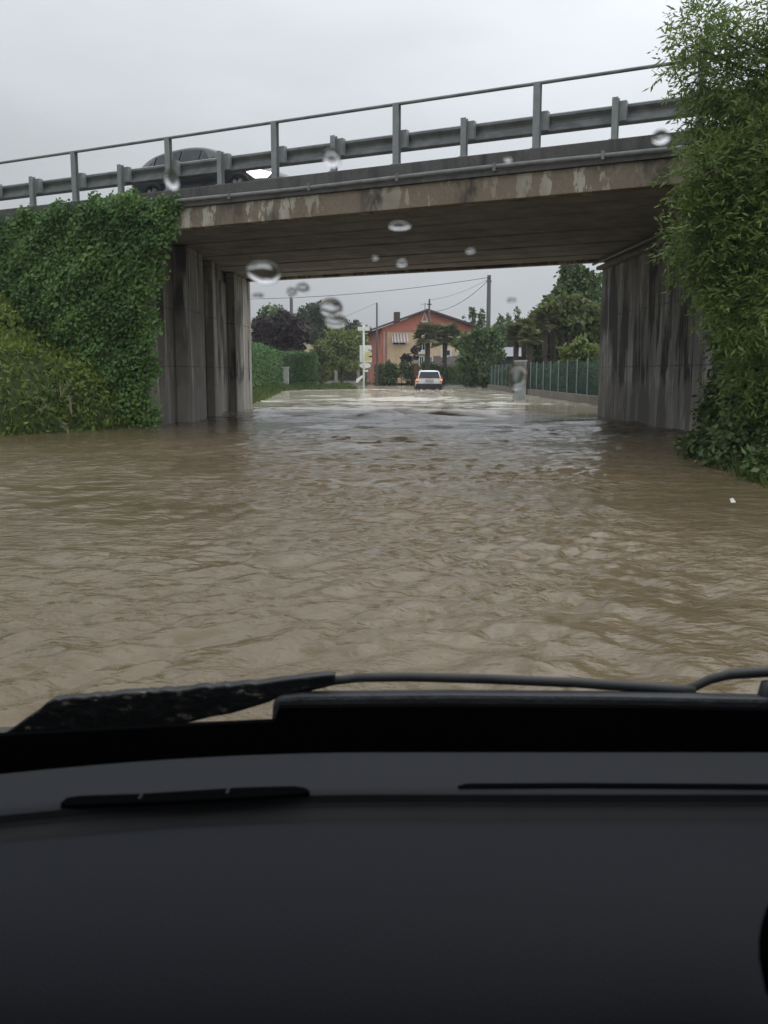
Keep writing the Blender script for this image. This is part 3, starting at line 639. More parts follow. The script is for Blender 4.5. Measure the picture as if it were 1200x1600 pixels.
# ------------------------------------------------------------------ beyond the overpass, left side
def hedge(name, label, p0, p1, depth, h, n, group=None, mk='hedge'):
    p0 = Vector(p0); p1 = Vector(p1); d = p1 - p0; L_ = d.length; d.normalize(); nn = Vector((d.y, -d.x, 0))
    root = empty(name, (p0 + p1) / 2, 0, label, 'hedge', group); c0 = np.array((p0 + p1) / 2)
    a = rng.random(n) * L_; face = rng.random(n); q = np.where(face < .55, rng.normal(0, .05, n), rng.random(n) * depth); zz = np.where(face < .55, rng.random(n) * h, h + rng.normal(0, .05, n))
    e = face > .85; a = np.where(e, np.where(rng.random(n) < .5, 0, L_) + rng.normal(0, .04, n), a); zz = np.where(e, rng.random(n) * h, zz)
    bump = .12 * vnoise(a, zz, 2.5, 41); zz = zz + np.where(face < .55, 0, .1 * vnoise(a, q, 2, 42))
    P = np.array(p0) + np.outer(a, np.array(d)) - np.outer(q + bump * 0.6, np.array(nn)); P[:, 2] = zz
    P = P + rng.normal(size=(n, 3)) * .05
    R = np.clip(.5 + .22 * vnoise(a, zz, 1.8, 43) + .25 * rng.normal(size=n), 0, 1)
    V = leaves(P, rng.normal(size=(n, 3)) + np.array(nn) * .6, rng.uniform(.10, .22, n), rng.uniform(.07, .15, n), np.tile(np.array(nn) + np.array([0, 0, .7]), (n, 1))) - c0
    quads_object('foliage', V, LM[mk], R, root)
    core = MB(); A = p0 + d * .12 - nn * .15; B = p1 - d * .12 - nn * .15; Cc = B - nn * (depth - .3); Dd = A - nn * (depth - .3)
    core.prism([tuple(v - (p0 + p1) / 2)[:2] for v in (A, B, Cc, Dd)], 0, h - .1); core.build('branches', M['bark'], root)
    return root
hedge('hedge', 'taller clipped green hedge nearest the left abutment, left of the white gatepost', (-7.25, 48, 0), (-7.5, 68.5, 0), 2.0, 2.75, 9000, 'clipped hedges by the left verge')
hedge('hedge', 'squared clipped hedge right of the white gatepost', (-6.95, 70.6, 0), (-5.15, 71.6, 0), 2.2, 2.65, 5000, 'clipped hedges by the left verge')
M['white_render'] = nmat('weathered_white_render', (0.42, 0.44, 0.40), 0.2, 3, 0.8)
g = at(447, 607, 69.5); gp = MB(); gp.box(g.x - .2, g.x + .2, 69.3, 69.7, -.1, 1.55); gp.box(g.x - .25, g.x + .25, 69.25, 69.75, 1.553, 1.66)
tagp(gp.build('gatepost', M['white_render'], None, bevel=.02), 'pale rendered gatepost between the two clipped hedges', 'gatepost')
tree('tree', 'rounded dark purple leaved tree behind the clipped hedges', 'tree', 434, 600, 80, [(415, 520, 24, 22), (445, 515, 30, 20), (462, 525, 18, 18), (435, 535, 34, 20), (440, 550, 26, 14)], 7000, .38, .28, LM['purple'])
tree('tree', 'dark green round tree behind and above the purple leaved tree', 'tree', 430, 590, 92, [(428, 498, 22, 16), (450, 502, 20, 14), (408, 512, 14, 12), (440, 520, 34, 18), (392, 545, 12, 28)], 4200, .42, .3, LM['green'])
tree('pine_tree', 'small sparse pine with open branches between the chimney-like pole and the taller pine', 'tree', 472, 590, 108, [(471, 490, 7, 6), (466, 500, 6, 6), (478, 502, 7, 6), (474, 520, 10, 8)], 900, .45, .25, LM['pine'], trunk_r=.14, shell=.2)
tree('pine_tree', 'tall grey green pine with a flat top left of the red house', 'tree', 494, 590, 110, [(490, 484, 15, 8), (500, 496, 18, 12), (488, 505, 16, 12), (512, 508, 18, 14), (500, 522, 24, 14)], 3400, .5, .3, LM['pine'], trunk_r=.22)
tree('tree', 'low grey green tree between the tall pine and the red house', 'tree', 540, 590, 112, [(530, 516, 22, 12), (550, 520, 22, 14), (565, 530, 16, 18), (520, 530, 18, 16)], 3200, .5, .35, LM['pine'])
tree('tree', 'pale yellow green leafy tree behind the parked gate left of the signpost', 'tree', 535, 595, 84, [(505, 552, 20, 20), (530, 540, 26, 22), (552, 545, 20, 26), (520, 560, 30, 18), (548, 566, 24, 14)], 6000, .34, .24, LM['pale'])
tree('shrub', 'pale feathery shrub at the right end of the squared hedge', 'shrub', 503, 598, 79, [(502, 560, 14, 22), (498, 580, 14, 14)], 1600, .3, .2, LM['olive'])
# far white house glimpsed behind the purple tree
M['cream'] = nmat('cream_render', (0.62, 0.55, 0.33), 0.12, 2, 0.8); M['roof_tile'] = nmat('brown_roof_tiles', (0.15, 0.085, 0.06), 0.3, 9, 0.8)
hb = at(480, 595, 122); hs_ = empty('house', (hb.x, hb.y, .25), 0, 'pale yellow house glimpsed between the purple tree and the pines', 'house')
m = MB(); m.box(-1.5, 2.2, 0, 6, 0, 6.2); m.build('wall', M['cream'], hs_)
m = MB(); m.add([(-2, -.5, 6.2), (2.7, -.5, 6.2), (2.7, 6.5, 6.2), (-2, 6.5, 6.2), (.35, -.5, 7.6), (.35, 6.5, 7.6)], [(0, 1, 4), (3, 5, 2), (0, 4, 5, 3), (1, 2, 5, 4), (0, 3, 2, 1)]); m.build('roof', M['roof_tile'], hs_)
m = MB(); m.box(-1.8, 2.5, -1.0, -.004, 3.3, 3.6); m.build('balcony', M['roof_tile'], hs_)
# dark garden fence behind the flooded side road
M['dark_iron'] = nmat('dark_iron', (0.035, 0.04, 0.042), 0.3, 6, 0.6); M['stone_grey'] = nmat('grey_stone', (0.26, 0.25, 0.23), 0.25, 4, 0.85)
fr = empty('fence', (-5, 92, 0), 0, 'dark garden fence with pale posts beyond the flooded side road at left', 'fence')
m = MB(); m.box(-4.5, 3.0, -.05, .1, -.2, .45); m.build('base_wall', M['stone_grey'], fr)
m = MB()
for i in range(38): m.box(-4.4 + i * .195, -4.37 + i * .195, 0, .03, .45, 1.7)
m.box(-4.5, 3, .001, .029, 1.7, 1.75); m.box(-4.5, 3, .001, .029, .6, .64); m.build('railing', M['dark_iron'], fr)
for xx in (-4.5, -1.7, .3, 2.5):
    m = MB(); m.box(xx - .16, xx + .16, -.12, .2, -.2, 1.85); m.build('post', M['stone_grey'], fr, bevel=.02)
hedge('hedge', 'dark low hedge inside the dark garden fence left of the signpost', (-10, 93, 0), (-1.9, 93, 0), 1.5, 1.95, 4500, None, 'bush')
# wooden and concrete poles
M['pole'] = nmat('weathered_pole', (0.11, 0.105, 0.10), 0.25, 5, 0.85, map_scale=(1, 1, .2)); M['white_pole'] = nmat('white_painted_pole', (0.74, 0.74, 0.7), 0.1, 3, 0.5)
def pole(px, py_top, Y, r, label, cap=None):
    b = at(px, 600, Y); t_ = at(px, py_top, Y); r0 = empty('utility_pole', (b.x, Y, .0), 0, label, 'utility pole', 'utility poles beyond the overpass')
    MB().tube([(0, 0, -.2), (0, 0, t_.z * .5), (0, 0, t_.z)], [r * 1.15, r, r * .85], 10).build('shaft', M['pole'], r0, smooth=True)
    if cap: m = MB(); m.box(-cap, cap, -.08, .08, t_.z - .55, t_.z - .45); m.box(-.05, .05, -r - .1, r + .1, t_.z - .3, t_.z - .2); m.build('bracket', M['dark_iron'], r0)
    return r0, t_
_, tA = pole(457, 453, 86, .17, 'grey pole rising behind the purple tree at left', .25)
_, tB = pole(589, 473, 90, .10, 'thin dark pole at the left front corner of the red gabled house')
_, tC = pole(670, 467, 88, .10, 'thin dark pole rising in front of the house gable', .2)
_, tD = pole(761.5, 430, 80, .19, 'tall thick concrete pole right of the red house', .22)
M['wire'] = mat('black_cable', (0.06, 0.06, 0.06), 0.7)
def wire(a, b, sag, r, label):
    a = Vector(a); b = Vector(b); pts = [a + (b - a) * f - Vector((0, 0, sag * 4 * f * (1 - f))) for f in np.linspace(0, 1, 17)]
    tagp(MB().tube(pts, r, 5).build('power_cable', M['wire']), label, 'cable', 'overhead cables')
wire(tD - Vector((0, 0, .2)), at(180, 462, 84), .9, .022, 'long overhead cable crossing from the thick pole to the left')
wire(tD - Vector((0, 0, .5)), at(668, 487, 94), .7, .022, 'sagging cable from the thick pole down to the red house ridge')
wire(tB, at(400, 540, 88), .3, .012, 'thin cable from the house corner pole down to the left')
wire(tD - Vector((0, 0, .35)), tC - Vector((0, 0, .1)), .3, .012, 'thin cable between the thick pole and the pole in front of the gable')

# signpost with boards and floodlights
sp = at(568.5, 599, 77); spr = empty('signpost', (sp.x, 77, 0), 0, 'white signpost with a square board, an oval sign and two floodlights on top', 'signpost')
H_ = at(569, 508, 77).z
MB().tube([(0, 0, -.2), (0, 0, H_)], .09, 10).build('post', M['white_pole'], spr, smooth=True)
M['sign_white'] = nmat('sign_white', (0.8, 0.8, 0.75), 0.06, 2, 0.5); M['sign_yellow'] = nmat('sign_pale_yellow', (0.62, 0.56, 0.28), 0.15, 3, 0.5); M['ink'] = mat('sign_ink', (0.06, 0.055, 0.04), 0.6)
bz0, bz1 = at(570, 566, 77).z, at(570, 539.5, 77).z; x0, x1 = at(562, 550, 77).x - sp.x, at(580.5, 550, 77).x - sp.x
m = MB(); m.box(x0, x1, .1, .16, bz0, bz1); bd = m.build('board', M['sign_white'], spr)
m = MB(); m.box(.1, x1 - .05, .085, .0995, bz0 + .12, bz0 + .85); m.build('poster', M['sign_yellow'], bd)
m = MB(); yy = .075
m.extrude([(.38, yy, bz0 + 1.05), (.62, yy, bz0 + .95), (.72, yy, bz0 + .80), (.66, yy, bz0 + .80), (.58, yy, bz0 + .88), (.38, yy, bz0 + .98)], (0, .008, 0)); m.build('emblem', M['ink'], bd)
m = MB(); m.extrude([(.36, yy, bz0 + .46), (.45, yy, bz0 + .52), (.66, yy, bz0 + .52), (.74, yy, bz0 + .46), (.66, yy, bz0 + .41), (.45, yy, bz0 + .41)], (0, .008, 0)); m.build('emblem', M['ink'], bd)
oz = at(570, 571, 77).z; ox = (at(570.5, 571, 77).x - sp.x)
m = MB(); m.extrude([(ox + .46 * math.cos(a), .095, oz + .23 * math.sin(a)) for a in np.linspace(0, 2 * math.pi, 28, endpoint=False)], (0, .05, 0)); m.build('oval_sign', M['sign_white'], spr)
m = MB(); m.box(.09, .36, .0, .05, oz - .52, oz - .36); m.build('plate', M['sign_white'], spr)
for s_ in (-1, 1):
    m = MB(); m.box(s_ * .28 - .2, s_ * .28 + .2, -.12, .12, H_ - .45, H_ - .12); m.build('floodlight', M['sign_white'], spr, bevel=.03)
m = MB(); m.box(-.42, -.1, -.15, .15, H_ - .1, H_ - .02); m.build('lamp_hood', M['dark_iron'], spr)
for dx in (-.42, .62): MB().tube([(dx, .4, -.2), (dx * .95, .3, bz0 + .02)], .03, 6).build('strut', M['stone_grey'], spr)
m = MB(); q0 = at(556, 598, 76); q1 = at(566, 588, 76); m.extrude([q0, q0 + Vector((.16, 0, .02)), q1 + Vector((.12, 0, 0)), q1 + Vector((0, 0, .1)), q0 + Vector((.05, 0, .3))], (0, .1, 0))
tagp(m.build('board_offcut', M['sign_white'], None), 'small white board leaning at the foot of the signpost', 'board')
# low dark planting on the left road edge in the water
tree('shrub', 'low dark clump of plants at the tip of the flooded left verge', 'shrub', 538, 605, 72, [(530, 604, 10, 3), (543, 603, 8, 4)], 500, .2, .1, LM['bush'], trunk_r=.03)

# ------------------------------------------------------------------ the red gabled house
hc = at(597, 600, 95); house = empty('house', (hc.x, 95, .2), math.radians(8), 'red gabled house with a cream front and a striped awning beyond the white car', 'house')
M['red_wall'] = nmat('red_render', (0.56, 0.20, 0.15), 0.12, 1.5, 0.85); M['cream_wall'] = nmat('sandy_cream_render', (0.74, 0.56, 0.36), 0.10, 1.2, 0.85); M['white_paint'] = mat('white_paint', (0.75, 0.75, 0.72), 0.5)
M['house_roof'] = nmat('dark_roof_tiles', (0.085, 0.065, 0.06), 0.3, 8, 0.8)
WD = 9.7; zz = lambda py: at(665, py, 95).z - .2
zb, ze, zr = zz(518), zz(512), zz(486); DP = 11
MB().box(0, WD, 0, DP, 0, zb).build('wall', M['cream_wall'], house)
m = MB(); m.add([(0, -.12, zb + .003), (WD, -.12, zb + .003), (WD, -.12, ze), (WD / 2 - .3, -.12, zr), (0, -.12, ze), (0, DP, zb + .003), (WD, DP, zb + .003), (WD, DP, ze), (WD / 2 - .3, DP, zr), (0, DP, ze)],
            [(0, 1, 2, 3, 4), (9, 8, 7, 6, 5), (0, 4, 9, 5), (1, 6, 7, 2), (0, 5, 6, 1), (2, 7, 8, 3), (3, 8, 9, 4)]); m.build('gable', M['red_wall'], house)
MB().box(-.1, .5, -.1, DP, 0, zb + .001).build('corner_pier', M['red_wall'], house)
m = MB(); rx_ = WD / 2 - .3
for (a, b) in (((-.9, ze - .28), (rx_, zr)), ((rx_, zr), (WD + .9, ze - .28))):
    m.extrude([(a[0], -.8, a[1] + .03), (b[0], -.8, b[1] + .03), (b[0], -.8, b[1] + .25), (a[0], -.8, a[1] + .22)], (0, DP + 1.4, 0))
rf = m.build('roof', M['house_roof'], house)
for (px_, w_) in ((626, .28), (696, .35)):
    cx = at(px_, 500, 95).x - hc.x; m = MB(); h_ = 1.0 if px_ < 650 else .5; zc = zr - abs(cx - rx_) * (zr - ze + .28) / (rx_ + .9)
    m.box(cx - w_, cx + w_, 2, 2.7, zc - .1, zc + h_); m.build('chimney', M['house_roof'], rf)
tx = at(664, 496, 95).x - hc.x; tz = zz(503)
def tri(w, h, dz): return [(tx - w, -.15, tz + dz), (tx + w, -.15, tz + dz), (tx, -.15, tz + dz + h)]
m = MB(); m.extrude(tri(.34, 1.15, 0), (0, -.03, 0)); tw_ = m.build('gable_window', M['white_paint'], house)
m = MB(); m.extrude([(p[0], -.19, p[2]) for p in tri(.2, .66, .14)], (0, -.01, 0)); m.build('pane', M['red_wall'], tw_)
def win(px0, px1, py0, py1, fr=.1):
    a = at(px0, py1, 95); b = at(px1, py0, 95); x0, x1, z0, z1 = a.x - hc.x, b.x - hc.x, a.z - .2, b.z - .2
    m = MB(); m.box(x0, x1, -.06, -.003, z0, z1); f = m.build('window', M['white_paint'], house)
    m = MB(); m.box(x0 + fr, (x0 + x1) / 2 - .03, -.07, -.061, z0 + fr, z1 - fr); m.box((x0 + x1) / 2 + .03, x1 - fr, -.07, -.061, z0 + fr, z1 - fr); m.build('pane', M['glass_dark'], f)
    return f
f = win(613, 635, 526, 539, .06); m = MB(); a = at(611.5, 521, 95); b = at(637.5, 534, 95); x0, x1 = a.x - hc.x, b.x - hc.x; zt_, zl_ = a.z - .2, b.z - .2
M['awning'] = mat('striped_awning_cloth', (.7, .7, .68), .8); _nt = M['awning'].node_tree; _w = N(_nt, 'ShaderNodeTexWave'); _w.inputs['Scale'].default_value = 1.0; _w.bands_direction = 'X'
_t = N(_nt, 'ShaderNodeTexCoord'); _nt.links.new(_t.outputs['Object'], _w.inputs['Vector']); _nt.links.new(ramp(_nt, _w.outputs[0], [(.45, (.62, .60, .56)), (.55, (.38, .22, .19))]), _nt.nodes['Principled BSDF'].inputs['Base Color'])
m.add([(x0, -.08, zt_), (x1, -.08, zt_), (x1, -.75, zl_), (x0, -.75, zl_), (x0, -.75, zl_ - .12), (x1, -.75, zl_ - .12)], [(0, 1, 2, 3), (3, 2, 5, 4)]); o = m.build('awning', M['awning'], house); q = o.modifiers.new('t', 'SOLIDIFY'); q.thickness = .02
win(654, 667, 536, 549, .16); win(655, 664, 556, 572, .12); win(671, 678, 556, 574, .12); win(690, 708, 544, 558, .2); win(718, 730, 544, 560, .15)
m = MB(); a = at(652.5, 551, 95); b = at(668.5, 553, 95); m.box(a.x - hc.x, b.x - hc.x, -.3, -.072, b.z - .2, a.z - .1); m.build('balcony', M['white_paint'], house)
M['downpipe'] = nmat('pale_downpipe', (.5, .40, .35), .15, 4, .6); MB().tube([(.18, -.19, .3), (.18, -.19, zb)], .09, 8).build('downpipe', M['downpipe'], house)
m = MB(); m.box(3.2, WD - .003, -.03, -.003, 0, zz(556)); m.build('lower_facing', nmat('brownish_facing', (.24, .17, .13), .2, 3, .85), house)
# television aerial on the ridge
ar = at(664, 484, 97); m = MB(); m.tube([ar - Vector((0, 0, .4)), ar + Vector((0, 0, .7))], .03, 5); m.tube([ar + Vector((-.4, 0, .55)), ar + Vector((.4, .2, .6))], .02, 5)
tagp(m.build('aerial', M['dark_iron']), 'small television aerial standing on the red house ridge', 'aerial')

# palms in front of the house and behind the right-hand fence
M['palm_trunk'] = nmat('fibrous_palm_trunk', (0.06, 0.045, 0.035), 0.4, 10, 0.95, bump=.5, bscale=25)
def palm(px, py_c, Y, rpx, label, group, tr=.14, nf=48):
    b = at(px, 600, Y); gz = float(ground_z(np.array(b.x), np.array(Y))); c = at(px, py_c, Y); b.z = gz - .05; h = c.z - b.z; R_ = rpx * Y / F_PX
    root = empty('palm_tree', b, 0, label, 'palm tree', group); VV = []
    for k_ in range(nf):
        az = rng.uniform(0, 6.28); el = rng.uniform(-.55, 1.15); dv = np.array([math.cos(az) * math.cos(el), math.sin(az) * math.cos(el), math.sin(el)])
        st0 = np.array([0, 0, h]); en = st0 + dv * R_ * .55; en[2] -= .1 * R_
        sdv = unit(np.cross(dv, [0, 0, 1.0])); VV.append(np.stack([st0 - sdv * .02, st0 + sdv * .02, en + sdv * .015, en - sdv * .015])[None])
        nb = 15; an = np.linspace(-1.75, 1.75, nb); bd_ = np.outer(np.cos(an), dv) + np.outer(np.sin(an), sdv); bd_[:, 2] -= .22 + .1 * rng.random(nb)
        VV.append(leaves(np.tile(en, (nb, 1)), bd_, R_ * .6 * rng.uniform(.75, 1.1, nb), np.full(nb, R_ * .17), np.tile(np.cross(dv, sdv), (nb, 1)) * 3))
    V = np.concatenate(VV); quads_object('crown', V, LM['palm'], np.repeat(rng.random(len(V) // 16), 16)[:len(V)], root)
    m = MB(); m.tube([(0, 0, 0), (random.uniform(-.05, .05), 0, h * .5), (0, 0, h)], [tr * 1.1, tr, tr * 1.25], 9); m.build('trunk', M['palm_trunk'], root, smooth=True)
    return root
palm(668, 522, 86, 24, 'palm with a dark trunk right in front of the red house', 'palms before the house', .2)
palm(695, 524, 88, 27, 'palm hiding the right half of the red house front', 'palms before the house', .2)
for (px_, py_, Y_, r_, lab) in ((806, 520, 56, 20, 'leftmost palm behind the green fence'), (817, 513, 58, 20, 'second palm from the left behind the green fence, slightly taller'), (827, 525, 52, 20, 'palm behind the concrete pillar, nearest to the green fence'),
                                (839, 507, 60, 22, 'tallest palm in the middle of the clump behind the green fence'), (851, 500, 54, 22, 'palm at the right of the clump, against the tall dark tree'), (862, 492, 57, 22, 'rightmost palm, its crown under the tall dark tree')):
    palm(px_, py_, Y_, r_, lab, 'palms behind the green fence', .15)

# ------------------------------------------------------------------ beyond the overpass, right side
tree('tree', 'dark green bushy tree right of the red house by the road edge', 'tree', 752, 604, 76, [(740, 545, 24, 20), (765, 540, 20, 20), (752, 525, 18, 14), (748, 570, 30, 24), (722, 535, 14, 10), (735, 592, 16, 12), (762, 590, 14, 14), (775, 553, 10, 14)], 7000, .32, .22, LM['green'], trunk_r=.14)
for (px_, pt, w_, Y_, lab) in ((738, 481, 4.5, 120, 'slim poplar just right of the house gable'), (752, 486, 4.5, 122, 'slim poplar left of the thick concrete pole'), (782, 495, 6, 118, 'slim dark poplar right of the thick concrete pole'), (796, 492, 5, 124, 'slim poplar behind the leftmost palm'), (808, 487, 5.5, 121, 'tallest slim poplar behind the clump of palms'), (726, 499, 4, 126, 'shortest slim poplar over the right roof slope')):
    tree('poplar_tree', lab, 'tree', px_, 590, Y_, [(px_, pt + 5, w_ * .5, 8), (px_, pt + 18, w_ * .9, 12), (px_, pt + 36, w_ * 1.1, 14), (px_, pt + 58, w_ * 1.2, 18)], 1100, .42, .2, LM['green'], 'poplars beyond the house', .15, 1.0, -.3)
tree('tree', 'dense green tree filling the gap behind the thick concrete pole', 'tree', 785, 590, 100, [(770, 525, 16, 14), (790, 520, 18, 16), (800, 535, 18, 16), (775, 545, 20, 16), (815, 530, 14, 14)], 3600, .42, .3, LM['green'])
tree('tree', 'tall dark broadleaf tree against the right abutment', 'tree', 900, 600, 62, [(898, 425, 18, 16), (905, 442, 28, 20), (885, 455, 20, 18), (915, 465, 26, 24), (890, 480, 34, 20), (925, 490, 22, 26), (868, 480, 18, 16)], 9000, .30, .22, LM['green'], trunk_r=.28)
tree('tree', 'olive green tree in front of the tall dark one, drooping over the palms', 'tree', 890, 604, 55, [(860, 490, 22, 16), (885, 482, 28, 18), (910, 490, 26, 18), (928, 500, 18, 16), (845, 500, 18, 12), (900, 505, 30, 12)], 6500, .26, .18, LM['olive'], trunk_r=.2)
tree('tree', 'deep shadowed evergreen under the olive green tree behind the palms', 'tree', 880, 604, 60, [(870, 525, 30, 22), (905, 522, 30, 20), (925, 530, 22, 26), (850, 545, 22, 20), (880, 550, 28, 20)], 6000, .30, .22, LM['bush'], trunk_r=.2)
tree('shrub', 'light green rounded shrub above the green fence near the right abutment', 'shrub', 905, 606, 44, [(890, 552, 14, 14), (908, 545, 16, 14), (922, 552, 14, 16), (905, 562, 24, 12)], 3600, .17, .12, LM['pale'], trunk_r=.06)
# long fence of green mesh on a low wall
fz0, fz1 = .34, 1.72
fence = empty('fence', (7.95, 50, 0), 0, 'green mesh fence on a low concrete wall along the right roadside', 'fence')
m = MB(); m.box(0, .22, -18.5, 22, -.4, fz0); m.build('base_wall', nmat('stained_low_wall', (.17, .15, .125), .3, 2, .85, bump=.2), fence, bevel=.015)
gmesh = bpy.data.materials.new('green_netting'); gmesh.use_nodes = True; _nt = gmesh.node_tree; _b = _nt.nodes['Principled BSDF']; _b.inputs['Base Color'].default_value = (.009, .05, .042, 1); _b.inputs['Roughness'].default_value = .7
_x = N(_nt, 'ShaderNodeMixShader'); _tr = N(_nt, 'ShaderNodeBsdfTransparent'); _x.inputs[0].default_value = .42
_nt.links.new(_tr.outputs[0], _x.inputs[1]); _nt.links.new(_b.outputs[0], _x.inputs[2]); _nt.links.new(_x.outputs[0], _nt.nodes['Material Output'].inputs[0])
m = MB(); m.box(.10, .108, -18.4, 22, fz0 + .02, fz1 - .03); m.build('netting', gmesh, fence)
M['fence_post'] = nmat('pale_green_post', (.24, .30, .27), .15, 5, .5)
ypost = [-17.2 + 2.05 * k_ for k_ in range(19)]
for i, yy in enumerate(ypost): MB().tube([(.06, yy, fz0 - .05), (.06, yy, fz1 + .06)], .028, 8).build('post', M['fence_post'], fence)
yy = ypost[1]; MB().tube([(.06, yy, fz1 - .3), (.06, yy - 1.5, fz0 + .25)], .02, 6).build('brace', M['fence_post'], fence)
hedge('hedge', 'long dark hedge growing behind the green mesh fence', (8.75, 72, 0), (8.75, 33, 0), 1.2, 1.55, 9000, None, 'bush')
# concrete pillar at the road edge
pc = at(813.5, 624, 41.5); root = empty('pillar', (pc.x, 41.5, -.3), 0, 'pale grey concrete pillar standing in the water before the green fence', 'pillar')
M['pale_concrete'] = nmat('pale_concrete', (.30, .31, .30), .2, 4, .8, bump=.15); zt_ = at(813, 566, 41.5).z + .3
m = MB(); m.box(-.23, .23, 0, .46, 0, zt_); m.build('shaft', M['pale_concrete'], root, bevel=.03)
m = MB(); m.box(-.26, .26, -.03, .49, zt_ + .002, zt_ + .09); m.build('cap', M['pale_concrete'], root, bevel=.02)
# low grey-roofed building behind the fence
gb = at(800, 595, 84); root = empty('shed', (gb.x, 84, 0), 0, 'low dark building with a grey metal roof behind the palms', 'shed'); zA, zB = at(800, 557, 84).z, at(800, 541, 84).z
m = MB(); m.box(-1.9, 4.6, 0, 6, 0, zA); m.build('wall', nmat('dark_green_boarding', (.035, .05, .05), .25, 4, .8), root)
m = MB(); m.add([(-2.3, -.5, zA + .003), (5, -.5, zA + .003), (5, 3, zB), (-2.0, 3, zB), (-2.3, 6.5, zA + .003), (5, 6.5, zA + .003)], [(0, 1, 2, 3), (3, 2, 5, 4), (0, 3, 4), (1, 5, 2), (0, 4, 5, 1)]); m.build('roof', nmat('grey_metal_roof', (.2, .21, .24), .15, 2, .5), root)
# front garden of the red house: hedge, shrubs, pillar with globe, canopy, parked car
hedge('hedge', 'dark garden hedge at the front of the red house, right of the signpost', (-.9, 92.5, 0), (1.1, 92.2, 0), 1.3, 2.0, 1600, None, 'bush')
for (px_, bl_, mk, lab) in ((612, [(608, 576, 9, 8), (603, 586, 10, 9)], 'bush', 'dark shrub under the cream wall next to the signpost'), (628, [(626, 574, 9, 7), (634, 580, 10, 10), (622, 587, 10, 8)], 'green', 'leafy green shrub in the middle of the house front'),
                            (642, [(640, 585, 10, 10), (646, 575, 6, 8)], 'green', 'small green shrub left of the brick pillar'), (672, [(668, 572, 9, 6), (676, 576, 8, 5)], 'hedge', 'rounded green shrub just beyond the white car roof')):
    tree('shrub', lab, 'shrub', px_, 596, 91, bl_, 900, .3, .22, LM[mk], 'shrubs before the red house', .05)
tree('shrub', 'reddish shrub with spreading twigs on the cream house front', 'shrub', 642, 596, 92, [(640, 558, 10, 5), (650, 550, 6, 10), (634, 560, 8, 5)], 500, .3, .2, LM['purple'], trunk_r=.05)
pb_ = at(650.5, 595, 90); root = empty('garden_pillar', (pb_.x, 90, .1), 0, 'brown brick garden pillar with a pale cap left of the white car', 'pillar'); zt_ = at(650, 568, 90).z - .1
m = MB(); m.box(-.22, .22, 0, .44, -.2, zt_); m.build('shaft', nmat('brown_brick', (.16, .075, .05), .25, 9, .85), root)
m = MB(); m.box(-.28, .28, -.06, .5, zt_ + .002, zt_ + .32); m.build('cap', M['white_render'], root, bevel=.03)
cp = at(703, 565, 89); root = empty('canopy', (cp.x, 89, 0), 0, 'grey canopy on thin legs beside the palms before the red house', 'canopy'); zc = at(703, 569, 89).z; zp = at(703, 556, 89).z
m = MB(); m.add([(-1.4, -1.2, zc), (1.4, -1.2, zc), (1.4, 1.2, zc), (-1.4, 1.2, zc), (0, 0, zp)], [(0, 1, 4), (1, 2, 4), (2, 3, 4), (3, 0, 4), (0, 3, 2, 1)]); m.build('roof', nmat('grey_canvas', (.2, .19, .19), .1, 3, .8), root)
for sx in (-1.3, 1.3):
    for sy in (-1.1, 1.1): MB().tube([(sx, sy, 0), (sx, sy, zc)], .035, 6).build('leg', M['dark_iron'], root)
pk = copy_tree(wcar); pk.location = at(688, 596, 93); pk.location.z = .2; pk.rotation_euler = (0, 0, math.radians(200)); pk['label'] = 'pale parked car half hidden behind the white car in the house yard'
hedge('hedge', 'dark green hedge right of the white car before the house yard', (4.9, 88, 0), (8.2, 87.5, 0), 1.0, 1.75, 1800, None, 'hedge')
gp = at(733, 598, 78); m = MB(); m.box(gp.x - .24, gp.x + .24, 78, 78.45, -.2, 1.5); m.box(gp.x - .3, gp.x + .3, 77.94, 78.51, 1.503, 1.6)
tagp(m.build('gatepost', nmat('sandy_stone', (.30, .24, .16), .2, 5, .85), None, bevel=.02), 'sandy stone gatepost under the bushy tree right of the white car', 'gatepost')
m = MB(); kp = [(RXv, yv) for RXv, yv in ((5.3, 92), (6.4, 83), (7.4, 76), (7.6, 74))]
m.prism([(a - .15, b) for a, b in kp] + [(a + .1, b) for a, b in kp[::-1]], -.4, .14); o = m.build('kerb_edge', M['stone_grey']); o['kind'] = 'structure'
# distant wood closing the horizon
bl = []
for i in range(70):
    a = -1.35 + 2.7 * i / 69; Yd = 165 + 25 * math.sin(i * 1.7); bl.append((math.tan(a * .8) * Yd, Yd, 2.6, 9, 5, 3.8 + 1.2 * math.sin(i * 2.3)))
o = crown('distant_wood', bl, 26000, 1.1, .8, LM['pine'], None, .1, .4); o['kind'] = 'stuff'; o['label'] = 'distant trees closing the horizon'

w_ = at(1142, 834, 8.4); m = MB(); w_.z = .03
m.add([w_ + Vector(q) for q in ((-.02, -.02, 0), (.025, -.015, .005), (.02, .03, .02), (-.02, .025, .03), (0, 0, .045))], [(0, 1, 4), (1, 2, 4), (2, 3, 4), (3, 0, 4), (3, 2, 1, 0)])
tagp(m.build('floating_scrap', M['sign_white']), 'tiny white scrap floating on the brown water at the right', 'litter')
